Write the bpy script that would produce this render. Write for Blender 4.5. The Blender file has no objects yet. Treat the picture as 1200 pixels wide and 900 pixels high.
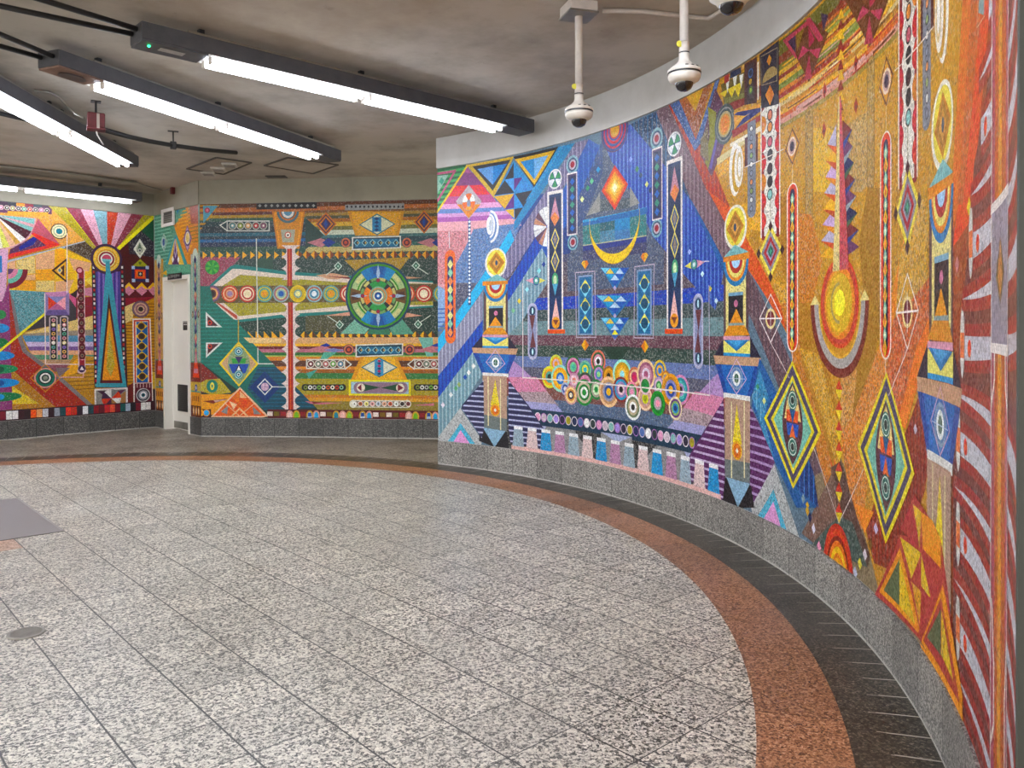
import bpy, bmesh, math, random
from mathutils import Vector, Matrix
from mathutils.geometry import tessellate_polygon
random.seed(7)
scene = bpy.context.scene
C = scene.collection
PI = math.pi
sin, cos, rad = math.sin, math.cos, math.radians

# ------------------------------------------------------------------ camera
F_PX, PITCH, ROLL, HC = 946.6, 0.00974, -0.00348, 1.40
PX0, PY0 = 588.16, 396.51        # the picture was cropped: its optical centre is not the middle
RT0 = Vector((1, 0, 0)); FW = Vector((0, cos(PITCH), -sin(PITCH))); UP0 = RT0.cross(FW)
RT = RT0 * cos(ROLL) + UP0 * sin(ROLL)
UP = UP0 * cos(ROLL) - RT0 * sin(ROLL)
EYE = Vector((0, 0, HC))
cd = bpy.data.cameras.new('camera'); cam = bpy.data.objects.new('camera', cd); C.objects.link(cam)
cd.sensor_fit = 'HORIZONTAL'; cd.sensor_width = 36.0; cd.lens = 36.0 * F_PX / 1200.0
cd.shift_x = (600 - PX0) / 1200.0; cd.shift_y = -(450 - PY0) / 1200.0
cd.clip_start = 0.05; cd.clip_end = 200
m = Matrix((RT, UP, -FW)).transposed().to_4x4(); m.translation = EYE
cam.matrix_world = m
scene.camera = cam

def ray(px, py):
    return RT * (px - PX0) + UP * (PY0 - py) + FW * F_PX
def at(px, py, z):
    d = ray(px, py); t = (z - HC) / d.z
    return EYE + d * t
def at_y(px, py, y):
    d = ray(px, py); return EYE + d * (y / d.y)

# room numbers (metres)
CX, CY, R = -3.5835, 4.1231, 5.2443          # centre and radius of the round hall
HB, HM, HC2 = 0.2441, 3.0957, 3.4106         # top of plinth, top of mosaic, ceiling
R_RUST, R_DARK = 4.657, 4.960
PHI = 0.7236                              # turn of the floor tile grid
def pol(r, deg, z=0.0):
    return Vector((CX + r * cos(rad(deg)), CY + r * sin(rad(deg)), z))

# ------------------------------------------------------------------ object helpers
def setp(o, label=None, cat=None, group=None, kind=None):
    if label: o['label'] = label
    if cat: o['category'] = cat
    if group: o['group'] = group
    if kind: o['kind'] = kind
    return o
def link_mesh(name, bm, mats, parent=None, smooth=False):
    me = bpy.data.meshes.new(name); bm.to_mesh(me); bm.free()
    for mt in (mats if isinstance(mats, (list, tuple)) else [mats]): me.materials.append(mt)
    if smooth:
        for p in me.polygons: p.use_smooth = True
    o = bpy.data.objects.new(name, me); C.objects.link(o)
    if parent: o.parent = parent
    return o
def empty(name, loc, rz=0.0, label=None, cat=None, group=None):
    o = bpy.data.objects.new(name, None); C.objects.link(o)
    o.empty_display_size = 0.1
    o.location = loc; o.rotation_euler = (0, 0, rz)
    return setp(o, label, cat, group)
def bx(bm, x0, x1, y0, y1, z0, z1, mi=0, M=None):
    vs = [Vector((x, y, z)) for z in (z0, z1) for y in (y0, y1) for x in (x0, x1)]
    if M: vs = [M @ v for v in vs]
    v = [bm.verts.new(p) for p in vs]
    for f in ((0, 2, 3, 1), (4, 5, 7, 6), (0, 1, 5, 4), (2, 6, 7, 3), (0, 4, 6, 2), (1, 3, 7, 5)):
        bm.faces.new([v[i] for i in f]).material_index = mi
def bevel(bm, w, seg=2):
    bmesh.ops.bevel(bm, geom=list(bm.edges), offset=w, segments=seg, profile=0.5, affect='EDGES', clamp_overlap=True)
def tube(bm, pts, r, n=10, caps=True):
    pts = [Vector(p) for p in pts]; rings = []
    for i, p in enumerate(pts):
        a = pts[max(i - 1, 0)]; b = pts[min(i + 1, len(pts) - 1)]
        t = (b - a).normalized()
        ref = Vector((0, 0, 1)) if abs(t.z) < 0.9 else Vector((1, 0, 0))
        u = t.cross(ref).normalized(); w = u.cross(t)
        rings.append([bm.verts.new(p + (u * cos(2 * PI * k / n) + w * sin(2 * PI * k / n)) * r) for k in range(n)])
    for a, b in zip(rings, rings[1:]):
        for k in range(n): bm.faces.new((a[k], a[(k + 1) % n], b[(k + 1) % n], b[k]))
    if caps:
        bm.faces.new(rings[0]); bm.faces.new(list(reversed(rings[-1])))
def lathe(bm, prof, n=28, c=(0, 0, 0)):
    c = Vector(c); rings = []
    for (r, z) in prof:
        if r < 1e-6: rings.append([bm.verts.new(c + Vector((0, 0, z)))])
        else: rings.append([bm.verts.new(c + Vector((r * cos(2 * PI * k / n), r * sin(2 * PI * k / n), z))) for k in range(n)])
    for a, b in zip(rings, rings[1:]):
        for k in range(n):
            k2 = (k + 1) % n
            if len(a) == 1 and len(b) == 1: continue
            if len(a) == 1: bm.faces.new((a[0], b[k2], b[k]))
            elif len(b) == 1: bm.faces.new((a[k], a[k2], b[0]))
            else: bm.faces.new((a[k], a[k2], b[k2], b[k]))
def fixn(bm): bmesh.ops.recalc_face_normals(bm, faces=list(bm.faces))

# ------------------------------------------------------------------ materials
def lin(h):
    h = h.lstrip('#')
    if len(h) == 3: h = ''.join(ch * 2 for ch in h)
    o = []
    for i in (0, 2, 4):
        c = int(h[i:i + 2], 16) / 255
        o.append(c / 12.92 if c <= 0.04045 else ((c + 0.055) / 1.055) ** 2.4)
    return o
def newmat(name):
    mt = bpy.data.materials.new(name); mt.use_nodes = True
    nt = mt.node_tree; b = nt.nodes['Principled BSDF']
    return mt, nt, b
def N(nt, t, **kw):
    n = nt.nodes.new(t)
    for k, v in kw.items(): setattr(n, k, v)
    return n
def simple(name, col, rough=0.5, metal=0.0, noise=0.0, nscale=6.0, col2=None, bump=0.0):
    mt, nt, b = newmat(name)
    b.inputs['Roughness'].default_value = rough; b.inputs['Metallic'].default_value = metal
    c = lin(col)
    tc = N(nt, 'ShaderNodeTexCoord')
    nz = N(nt, 'ShaderNodeTexNoise'); nz.inputs['Scale'].default_value = nscale; nz.inputs['Detail'].default_value = 6; nz.inputs['Roughness'].default_value = 0.65
    nt.links.new(tc.outputs['Object'], nz.inputs['Vector'])
    mx = N(nt, 'ShaderNodeMix', data_type='RGBA')
    d = lin(col2) if col2 else [x * (1 - noise) for x in c]
    mx.inputs[6].default_value = (*c, 1); mx.inputs[7].default_value = (*d, 1)
    rp = N(nt, 'ShaderNodeValToRGB'); rp.color_ramp.elements[0].position = 0.42; rp.color_ramp.elements[1].position = 0.68
    nt.links.new(nz.outputs['Fac'], rp.inputs['Fac']); nt.links.new(rp.outputs['Color'], mx.inputs[0])
    nt.links.new(mx.outputs[2], b.inputs['Base Color'])
    if bump:
        bp = N(nt, 'ShaderNodeBump'); bp.inputs['Strength'].default_value = bump; bp.inputs['Distance'].default_value = 0.01
        nt.links.new(nz.outputs['Fac'], bp.inputs['Height']); nt.links.new(bp.outputs['Normal'], b.inputs['Normal'])
    return mt
def emit(name, col, s):
    mt, nt, b = newmat(name)
    b.inputs['Base Color'].default_value = (*lin(col), 1)
    b.inputs['Emission Color'].default_value = (*lin(col), 1); b.inputs['Emission Strength'].default_value = s
    return mt

def math_node(nt, op, a, b=None, c=None):
    n = N(nt, 'ShaderNodeMath', operation=op)
    for i, v in enumerate((a, b, c)):
        if v is None: continue
        if isinstance(v, (int, float)): n.inputs[i].default_value = v
        else: nt.links.new(v, n.inputs[i])
    return n.outputs[0]
def mix(nt, fac, a, b, typ='MIX'):
    n = N(nt, 'ShaderNodeMix', data_type='RGBA', blend_type=typ)
    for i, v in ((0, fac), (6, a), (7, b)):
        if isinstance(v, (int, float)): n.inputs[i].default_value = v
        elif isinstance(v, (list, tuple)): n.inputs[i].default_value = (*v[:3], 1)
        else: nt.links.new(v, n.inputs[i])
    return n.outputs[2]
def ramp(nt, fac, els):
    n = N(nt, 'ShaderNodeValToRGB'); cr = n.color_ramp
    while len(cr.elements) < len(els): cr.elements.new(0.5)
    for e, (p, c) in zip(cr.elements, els):
        e.position = p; e.color = (*(lin(c) if isinstance(c, str) else c), 1)
    nt.links.new(fac, n.inputs['Fac']); return n.outputs['Color']

def granite(name, cols, scale=90, rough=0.35, jl=None, jw=0.004, jcol='#5c5a54', joint='grid', off=(0, 0), patch=0.0, patchcol='#8a8070', size=0.3, foot=False, rmin=0, spots=False):
    """speckled granite; cols = ramp stops.  joint 'grid' = square tiles on the turned floor grid, 'uv' = joints every `size` along uv.x"""
    mt, nt, b = newmat(name)
    tc = N(nt, 'ShaderNodeTexCoord')
    P = tc.outputs['Object']
    v1 = N(nt, 'ShaderNodeTexVoronoi', feature='F1'); v1.inputs['Scale'].default_value = scale
    nt.links.new(P, v1.inputs['Vector'])
    sx = N(nt, 'ShaderNodeSeparateColor'); nt.links.new(v1.outputs['Color'], sx.inputs[0])
    v2 = N(nt, 'ShaderNodeTexVoronoi', feature='F1'); v2.inputs['Scale'].default_value = scale * 2.3
    nt.links.new(P, v2.inputs['Vector'])
    s2 = N(nt, 'ShaderNodeSeparateColor'); nt.links.new(v2.outputs['Color'], s2.inputs[0])
    f = math_node(nt, 'ADD', math_node(nt, 'MULTIPLY', sx.outputs[0], 0.62), math_node(nt, 'MULTIPLY', s2.outputs[1], 0.38))
    col = ramp(nt, f, cols)
    nz = N(nt, 'ShaderNodeTexNoise'); nz.inputs['Scale'].default_value = 1.3; nz.inputs['Detail'].default_value = 7; nz.inputs['Roughness'].default_value = 0.62
    nt.links.new(P, nz.inputs['Vector'])
    pf = N(nt, 'ShaderNodeMapRange'); pf.inputs['From Min'].default_value = 0.44; pf.inputs['From Max'].default_value = 0.68
    nt.links.new(nz.outputs['Fac'], pf.inputs['Value'])
    if patch: col = mix(nt, math_node(nt, 'MULTIPLY', pf.outputs[0], patch), col, lin(patchcol))
    if spots:
        gs = N(nt, 'ShaderNodeTexVoronoi', feature='F1'); gs.inputs['Scale'].default_value = 1.15; nt.links.new(P, gs.inputs['Vector'])
        gc = N(nt, 'ShaderNodeSeparateColor'); nt.links.new(gs.outputs['Color'], gc.inputs[0])
        sm = math_node(nt, 'LESS_THAN', gs.outputs['Distance'], math_node(nt, 'MULTIPLY', math_node(nt, 'SUBTRACT', gc.outputs[0], 0.45), 0.075))
        col = mix(nt, math_node(nt, 'MULTIPLY', sm, 0.65), col, lin('#3a352f'))
    jm = None
    if joint == 'grid':
        mp = N(nt, 'ShaderNodeMapping', vector_type='POINT')
        mp.inputs['Rotation'].default_value = (0, 0, -PHI); nt.links.new(P, mp.inputs['Vector'])
        sp = N(nt, 'ShaderNodeSeparateXYZ'); nt.links.new(mp.outputs[0], sp.inputs[0])
        ms = []
        hashes = []
        for i, (o, s) in enumerate(((off[0], 0.3097), (off[1], 0.2945))):
            q = math_node(nt, 'DIVIDE', math_node(nt, 'SUBTRACT', sp.outputs[i], o), s)
            fr = math_node(nt, 'FRACT', q); hashes.append(math_node(nt, 'FLOOR', q))
            dd = math_node(nt, 'MULTIPLY', math_node(nt, 'MINIMUM', fr, math_node(nt, 'SUBTRACT', 1.0, fr)), s)
            ms.append(math_node(nt, 'LESS_THAN', dd, jw if i == 0 else jw * 0.7))
        jm = math_node(nt, 'MAXIMUM', ms[0], ms[1])
        wn = N(nt, 'ShaderNodeTexWhiteNoise', noise_dimensions='2D')
        cb = N(nt, 'ShaderNodeCombineXYZ'); nt.links.new(hashes[0], cb.inputs[0]); nt.links.new(hashes[1], cb.inputs[1])
        nt.links.new(cb.outputs[0], wn.inputs['Vector'])
        g = N(nt, 'ShaderNodeMapRange'); g.inputs['To Min'].default_value = 0.86; g.inputs['To Max'].default_value = 1.06
        nt.links.new(wn.outputs['Value'], g.inputs['Value'])
        col = mix(nt, 1.0, col, g.outputs[0], 'MULTIPLY')
    elif joint == 'uv':
        uvn = N(nt, 'ShaderNodeUVMap'); sp = N(nt, 'ShaderNodeSeparateXYZ'); nt.links.new(uvn.outputs[0], sp.inputs[0])
        q = math_node(nt, 'DIVIDE', sp.outputs[0], size); fr = math_node(nt, 'FRACT', q)
        dd = math_node(nt, 'MULTIPLY', math_node(nt, 'MINIMUM', fr, math_node(nt, 'SUBTRACT', 1.0, fr)), size)
        jm = math_node(nt, 'LESS_THAN', dd, jw)
        wn = N(nt, 'ShaderNodeTexWhiteNoise', noise_dimensions='1D'); nt.links.new(math_node(nt, 'FLOOR', q), wn.inputs['W'])
        g = N(nt, 'ShaderNodeMapRange'); g.inputs['To Min'].default_value = 0.78; g.inputs['To Max'].default_value = 1.1
        nt.links.new(wn.outputs['Value'], g.inputs['Value'])
        col = mix(nt, 1.0, col, g.outputs[0], 'MULTIPLY')
    if foot:
        uvn2 = N(nt, 'ShaderNodeUVMap'); s3 = N(nt, 'ShaderNodeSeparateXYZ'); nt.links.new(uvn2.outputs[0], s3.inputs[0])
        ft = math_node(nt, 'LESS_THAN', s3.outputs[1], math_node(nt, 'MULTIPLY', nz.outputs['Fac'], 0.022))
        col = mix(nt, math_node(nt, 'MULTIPLY', ft, 0.7), col, lin('#c9c5bb'))
    if rmin and jm is not None:
        jm = math_node(nt, 'MULTIPLY', jm, math_node(nt, 'GREATER_THAN', sp.outputs[1], math_node(nt, 'ADD', rmin, math_node(nt, 'MULTIPLY', wn.outputs['Value'], 0.10))))
    if jm is not None: col = mix(nt, jm, col, lin(jcol))
    nt.links.new(col, b.inputs['Base Color'])
    rr = N(nt, 'ShaderNodeMapRange'); rr.inputs['To Min'].default_value = rough - 0.06; rr.inputs['To Max'].default_value = rough + 0.12
    nt.links.new(pf.outputs[0], rr.inputs['Value']); nt.links.new(rr.outputs[0], b.inputs['Roughness'])
    return mt

def mosaic_material(name):
    """glass tesserae: the design colour of each face, varied cell by cell, with grout between the cells"""
    mt, nt, b = newmat(name)
    at_ = N(nt, 'ShaderNodeAttribute', attribute_name='design')
    uv = N(nt, 'ShaderNodeUVMap')
    v = N(nt, 'ShaderNodeTexVoronoi', voronoi_dimensions='2D', feature='F1'); v.inputs['Scale'].default_value = 105; v.inputs['Randomness'].default_value = 0.72
    ve = N(nt, 'ShaderNodeTexVoronoi', voronoi_dimensions='2D', feature='DISTANCE_TO_EDGE'); ve.inputs['Scale'].default_value = 105; ve.inputs['Randomness'].default_value = 0.72
    nt.links.new(uv.outputs[0], v.inputs['Vector']); nt.links.new(uv.outputs[0], ve.inputs['Vector'])
    s = N(nt, 'ShaderNodeSeparateColor'); nt.links.new(v.outputs['Color'], s.inputs[0])
    hsv = N(nt, 'ShaderNodeHueSaturation')
    mh = N(nt, 'ShaderNodeMapRange'); mh.inputs['To Min'].default_value = 0.485; mh.inputs['To Max'].default_value = 0.515
    nt.links.new(s.outputs[0], mh.inputs['Value']); nt.links.new(mh.outputs[0], hsv.inputs['Hue'])
    mv = N(nt, 'ShaderNodeMapRange'); mv.inputs['To Min'].default_value = 0.72; mv.inputs['To Max'].default_value = 1.28
    nt.links.new(s.outputs[1], mv.inputs['Value']); nt.links.new(mv.outputs[0], hsv.inputs['Value'])
    hsv.inputs['Saturation'].default_value = 1.1
    nt.links.new(at_.outputs['Color'], hsv.inputs['Color'])
    # speckled areas: some cells are swapped for pale or dark glass (amount = alpha)
    pale = math_node(nt, 'LESS_THAN', s.outputs[2], math_node(nt, 'MULTIPLY', at_.outputs['Alpha'], 0.34))
    dark = math_node(nt, 'GREATER_THAN', s.outputs[2], math_node(nt, 'SUBTRACT', 1.0, math_node(nt, 'MULTIPLY', at_.outputs['Alpha'], 0.34)))
    lighter = mix(nt, 0.5, hsv.outputs[0], (0.60, 0.58, 0.53))
    c1 = mix(nt, math_node(nt, 'MULTIPLY', pale, 0.55), hsv.outputs[0], lighter)
    c2 = mix(nt, math_node(nt, 'MULTIPLY', dark, 0.5), c1, (0.03, 0.03, 0.035))
    gr = math_node(nt, 'LESS_THAN', ve.outputs['Distance'], 0.075)
    c3 = mix(nt, math_node(nt, 'MULTIPLY', gr, 0.45), c2, (0.10, 0.085, 0.07))
    nt.links.new(c3, b.inputs['Base Color'])
    # each piece sits at its own slight tilt
    geo = N(nt, 'ShaderNodeNewGeometry')
    va = N(nt, 'ShaderNodeVectorMath', operation='SUBTRACT'); nt.links.new(v.outputs['Color'], va.inputs[0]); va.inputs[1].default_value = (0.5, 0.5, 0.5)
    vs = N(nt, 'ShaderNodeVectorMath', operation='SCALE'); nt.links.new(va.outputs[0], vs.inputs[0]); vs.inputs['Scale'].default_value = 0.22
    vb = N(nt, 'ShaderNodeVectorMath', operation='ADD'); nt.links.new(geo.outputs['Normal'], vb.inputs[0]); nt.links.new(vs.outputs[0], vb.inputs[1])
    vn = N(nt, 'ShaderNodeVectorMath', operation='NORMALIZE'); nt.links.new(vb.outputs[0], vn.inputs[0])
    nt.links.new(vn.outputs[0], b.inputs['Normal'])
    b.inputs['Roughness'].default_value = 0.30
    b.inputs['Specular IOR Level'].default_value = 0.22
    return mt
MOSAIC = mosaic_material('glass_mosaic')

# ------------------------------------------------------------------ wall surfaces with (u, v) coordinates
class Wall:
    """vertical wall over a ground polyline; u runs along it, v is height. The room is on the right-hand side of the path."""
    def __init__(self, pts):
        self.p = [Vector((x, y, 0)) for x, y in pts]
        self.u = [0.0]
        for a, b in zip(self.p, self.p[1:]): self.u.append(self.u[-1] + (b - a).length)
        self.n = []
        for a, b in zip(self.p, self.p[1:]):
            t = (b - a).normalized(); self.n.append(Vector((t.y, -t.x, 0)))
    @property
    def U(self): return self.u[-1]
    def seg(self, u):
        for i in range(len(self.p) - 2):
            if u < self.u[i + 1]: return i
        return len(self.p) - 2
    def pos(self, u, v, off=0.0, i=None):
        if i is None: i = self.seg(u)
        a, b = self.p[i], self.p[i + 1]; t = (u - self.u[i]) / (self.u[i + 1] - self.u[i])
        q = a + (b - a) * t + self.n[i] * off
        return Vector((q.x, q.y, v))
    def uv(self, px, py):
        d = ray(px, py); best = None
        for i, (a, b) in enumerate(zip(self.p, self.p[1:])):
            n = self.n[i]; den = d.dot(n)
            if abs(den) < 1e-9: continue
            t = (a - EYE).dot(n) / den
            if t <= 0: continue
            h = EYE + d * t; L = (b - a).length
            s = (Vector((h.x, h.y, 0)) - a).dot((b - a) / L) / L
            lo = -9e9 if i == 0 else 0.0; hi = 9e9 if i == len(self.p) - 2 else 1.0
            if den < 0 and lo - 1e-6 <= s <= hi + 1e-6:
                if (i == 0 and s < 0) or (i == len(self.p) - 2 and s > 1):
                    cand = (1, t, self.u[i] + s * L, h.z)
                else: cand = (0, t, self.u[i] + s * L, h.z)
                if best is None or cand[:2] < best[:2]: best = cand
        return (best[2], best[3]) if best else None
def clip_half(poly, ax, lim, sgn):
    out = []; n = len(poly)
    for i in range(n):
        a, b = poly[i], poly[(i + 1) % n]
        da, db = sgn * (a[ax] - lim), sgn * (b[ax] - lim)
        if da >= 0: out.append(a)
        if (da >= 0) != (db >= 0):
            t = da / (da - db); out.append((a[0] + (b[0] - a[0]) * t, a[1] + (b[1] - a[1]) * t))
    return out
def clip_rect(poly, u0, u1, v0, v1):
    for ax, lim, s in ((0, u0, 1), (0, u1, -1), (1, v0, 1), (1, v1, -1)):
        poly = clip_half(poly, ax, lim, s)
        if len(poly) < 3: return []
    return poly
def is_convex(p):
    s = 0; n = len(p)
    for i in range(n):
        a, b, c = p[i], p[(i + 1) % n], p[(i + 2) % n]
        k = (b[0] - a[0]) * (c[1] - b[1]) - (b[1] - a[1]) * (c[0] - b[0])
        if abs(k) < 1e-12: continue
        if s == 0: s = 1 if k > 0 else -1
        elif (k > 0) != (s > 0): return False
    return True
def clip_convex(poly, cl):
    """clip poly by the convex polygon cl"""
    area = sum(cl[i][0] * cl[(i + 1) % len(cl)][1] - cl[(i + 1) % len(cl)][0] * cl[i][1] for i in range(len(cl)))
    if area < 0: cl = cl[::-1]
    for i in range(len(cl)):
        a, b = cl[i], cl[(i + 1) % len(cl)]; out = []
        def sd(q): return (b[0] - a[0]) * (q[1] - a[1]) - (b[1] - a[1]) * (q[0] - a[0])
        for j in range(len(poly)):
            p, q = poly[j], poly[(j + 1) % len(poly)]; dp, dq = sd(p), sd(q)
            if dp >= 0: out.append(p)
            if (dp >= 0) != (dq >= 0):
                t = dp / (dp - dq); out.append((p[0] + (q[0] - p[0]) * t, p[1] + (q[1] - p[1]) * t))
        poly = out
        if len(poly) < 3: return []
    return poly

def sat(a, b):
    """do two convex polygons overlap (more than touch)?"""
    for P, Q in ((a, b), (b, a)):
        n = len(P)
        for i in range(n):
            x0, y0 = P[i]; x1, y1 = P[(i + 1) % n]; nx, ny = y1 - y0, x0 - x1
            L = nx * nx + ny * ny
            if L < 1e-14: continue
            pa = [nx * x + ny * y for x, y in P]; qa = [nx * x + ny * y for x, y in Q]
            e = 2e-5 * math.sqrt(L)
            if max(pa) <= min(qa) + e or max(qa) <= min(pa) + e: return False
    return True
class Mural:
    STEP = 0.00009
    def __init__(self, wall, u0, u1, v0, v1):
        self.w = wall; self.b = (u0, u1, v0, v1); self.shapes = []; self.fr = (0, 0, 1); self.mir = []
        self.scale = 1.0; self.rects = None
    def z(self, x, y, s=4.61538): self.fr = (x, y, s)
    def px(self, x, y): return (self.fr[0] + x / self.fr[2], self.fr[1] + y / self.fr[2])
    def uv(self, x, y): return self.w.uv(*self.px(x, y))
    def raw(self, col, poly, sp=0.0):
        poly = [q for q in poly if q is not None]
        if len(poly) < 3: return
        polys = [poly]
        for u0 in self.mir: polys.append([(2 * u0 - u, v) for u, v in poly])
        for p in polys: self.shapes.append((col, p, sp))
    def p(self, col, *a, sp=0.0):
        self.raw(col, [self.uv(a[i], a[i + 1]) for i in range(0, len(a), 2)], sp)
    def r(self, col, x0, y0, x1, y1, sp=0.0):
        a = self.uv(x0, y0); b = self.uv(x1, y1)
        self.raw(col, [a, (b[0], a[1]), b, (a[0], b[1])], sp)
    def loc(self, x, y):
        c = self.uv(x, y); e = self.uv(x + 1, y); f = self.uv(x, y + 1)
        return c, abs(e[0] - c[0]), abs(f[1] - c[1])
    def e(self, col, x, y, rx, ry, a0=0, a1=360, sp=0.0, n=None):
        c, du, dv = self.loc(x, y)
        self.uve(col, c, rx * du, ry * dv, a0, a1, sp, n)
    def uve(self, col, c, ru, rv, a0=0, a1=360, sp=0.0, n=None):
        n = n or (28 if max(ru, rv) > 0.08 else 16 if max(ru, rv) > 0.03 else 10)
        if a1 - a0 >= 360: P = [(c[0] + ru * cos(2 * PI * k / n), c[1] + rv * sin(2 * PI * k / n)) for k in range(n)]
        else:
            k_ = max(2, int(n * (a1 - a0) / 360) + 1)
            P = [(c[0] + ru * cos(rad(a0 + (a1 - a0) * k / k_)), c[1] + rv * sin(rad(a0 + (a1 - a0) * k / k_))) for k in range(k_ + 1)]
            if a1 - a0 < 170 or a1 - a0 > 190: P.append(c)
        self.raw(col, P, sp)
    def c(self, x, y, *rc, a0=0, a1=360):
        """true circles: radius (vertical picture units), colour, radius, colour ..."""
        c, du, dv = self.loc(x, y)
        for i in range(0, len(rc), 2): self.uve(rc[i + 1], c, rc[i] * dv, rc[i] * dv, a0, a1)
    def wedge(self, col, x, y, r0, r1, a0, a1):
        c, du, dv = self.loc(x, y); n = max(2, int((a1 - a0) / 12))
        A = [rad(a0 + (a1 - a0) * k / n) for k in range(n + 1)]
        for q, w in zip(A, A[1:]):
            self.raw(col, [(c[0] + r * dv * cos(t), c[1] + r * dv * sin(t)) for r, t in ((r0, q), (r1, q), (r1, w), (r0, w))])
    def d(self, col, x, y, rx, ry, sp=0.0):
        c, du, dv = self.loc(x, y); ru, rv = rx * du, ry * dv
        self.raw(col, [(c[0], c[1] + rv), (c[0] + ru, c[1]), (c[0], c[1] - rv), (c[0] - ru, c[1])], sp)
    def l(self, col, w, *a, closed=False):
        P = [self.uv(a[i], a[i + 1]) for i in range(0, len(a), 2)]
        c, du, dv = self.loc(a[0], a[1]); h = w * dv / 2
        if closed: P.append(P[0])
        self.uvl(col, h, P)
    def uvl(self, col, h, P):
        for (x0, y0), (x1, y1) in zip(P, P[1:]):
            L = math.hypot(x1 - x0, y1 - y0)
            if L < 1e-6: continue
            tx, ty = (x1 - x0) / L, (y1 - y0) / L; nx, ny = -ty * h, tx * h; ex, ey = tx * h, ty * h
            self.raw(col, [(x0 - ex + nx, y0 - ey + ny), (x1 + ex + nx, y1 + ey + ny), (x1 + ex - nx, y1 + ey - ny), (x0 - ex - nx, y0 - ey - ny)])
    def cap(self, col, x0, x1, y0, y1, sp=0.0):
        """upright capsule: half-round ends as wide as the bar"""
        a = self.uv(x0, (y0 + y1) / 2); b = self.uv(x1, (y0 + y1) / 2); xm = (x0 + x1) / 2
        t = self.uv(xm, y0)[1]; o = self.uv(xm, y1)[1]; h = abs(b[0] - a[0]) / 2; m = (a[0] + b[0]) / 2
        self.raw(col, [(m + h * cos(rad(q)), t - h + h * sin(rad(q))) for q in range(0, 181, 18)] + [(m + h * cos(rad(q)), o + h + h * sin(rad(q))) for q in range(180, 361, 18)], sp)
    def hb(self, col, x, y0, y1, xl, xr, sp=0.0, yl=None):
        """horizontal band: heights read at picture x, ends at xl and xr (read at the same height)"""
        v0 = self.uv(x, y0)[1]; v1 = self.uv(x, y1)[1]; ym = (y0 + y1) / 2 if yl is None else yl
        ul = self.uv(xl, ym)[0]; ur = self.uv(xr, ym)[0]
        self.raw(col, [(ul, v0), (ur, v0), (ur, v1), (ul, v1)], sp)
    def stripes(self, col, pitch, w, poly, horiz=True, sp=0.0):
        """thin lines (pitch and width in metres) inside a convex polygon given in picture units"""
        P = [self.uv(poly[i], poly[i + 1]) for i in range(0, len(poly), 2)]
        us = [q[0] for q in P]; vs = [q[1] for q in P]
        lo, hi = (min(vs), max(vs)) if horiz else (min(us), max(us))
        k = math.floor(lo / pitch)
        while k * pitch < hi:
            a, b = k * pitch, k * pitch + w
            rect = [(min(us), a), (max(us), a), (max(us), b), (min(us), b)] if horiz else [(a, min(vs)), (b, min(vs)), (b, max(vs)), (a, max(vs))]
            q = clip_convex(rect, P)
            if q: self.raw(col, q, sp)
            k += 1
    def build(self, name, back=0.012):
        w = self.w; u0, u1, v0, v1 = self.b; STEP = self.STEP; rects = self.rects or [self.b]
        polys = []
        for col, p, sp in self.shapes:
            us = [q[0] for q in p]; vs = [q[1] for q in p]
            if max(us) < u0 or min(us) > u1 or max(vs) < v0 or min(vs) > v1: continue
            if is_convex(p): parts = [p]
            else:
                tri = tessellate_polygon([[Vector((q[0], q[1], 0)) for q in p]])
                parts = [[p[i] for i in t] for t in tri]
            parts = [clip_rect(q, *rc) for q in parts for rc in rects]; parts = [q for q in parts if q]
            if not parts: continue
            bb = (max(min(us), u0), min(max(us), u1), max(min(vs), v0), min(max(vs), v1))
            polys.append((col, parts, sp, bb))
        # layers: one step above the highest earlier shape it can touch
        cell = 0.12; grid = {}; lay = []
        for k, (col, parts, sp, bb) in enumerate(polys):
            top = 0; cand = set()
            cells = [(i, j) for i in range(int(bb[0] / cell) - 1, int(bb[1] / cell) + 2) for j in range(int(bb[2] / cell) - 1, int(bb[3] / cell) + 2)]
            for cc in cells: cand.update(grid.get(cc, ()))
            for q in cand:
                o = polys[q][3]
                if lay[q] >= top and o[0] < bb[1] and o[1] > bb[0] and o[2] < bb[3] and o[3] > bb[2] and any(sat(x, y) for x in parts for y in polys[q][1]): top = lay[q] + 1
            lay.append(top)
            for cc in cells: grid.setdefault(cc, []).append(k)
        print(name, 'shapes', len(polys), 'layers', max(lay) if lay else 0)
        V = []; Fc = []; cols = []; uvs = []
        base = 0.002
        def add(poly, i, off, rgba):
            b0 = len(V)
            for (u, v) in poly:
                V.append(w.pos(u, v, off, i)); uvs.append((u, v)); cols.append(rgba)
            Fc.append(tuple(range(b0, b0 + len(poly))))
        def area(p): return sum(p[i][0] * p[(i + 1) % len(p)][1] - p[(i + 1) % len(p)][0] * p[i][1] for i in range(len(p)))
        def slices(p):
            us = [q[0] for q in p]; a, b = w.seg(min(us)), w.seg(max(us))
            if a == b: yield p, a; return
            for i in range(a, b + 1):
                lo = w.u[i] if i > a else -9e9; hi = w.u[i + 1] if i < b else 9e9
                q = clip_half(clip_half(p, 0, lo, 1) if i > a else p, 0, hi, -1) if i < b else clip_half(p, 0, lo, 1)
                if len(q) >= 3: yield q, i
        for rc in rects:
          ground = [(rc[0], rc[2]), (rc[1], rc[2]), (rc[1], rc[3]), (rc[0], rc[3])]
          for q, i in slices(ground): add(q, i, base, (*[c * self.scale for c in lin('#8a7a60')], 0))
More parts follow.
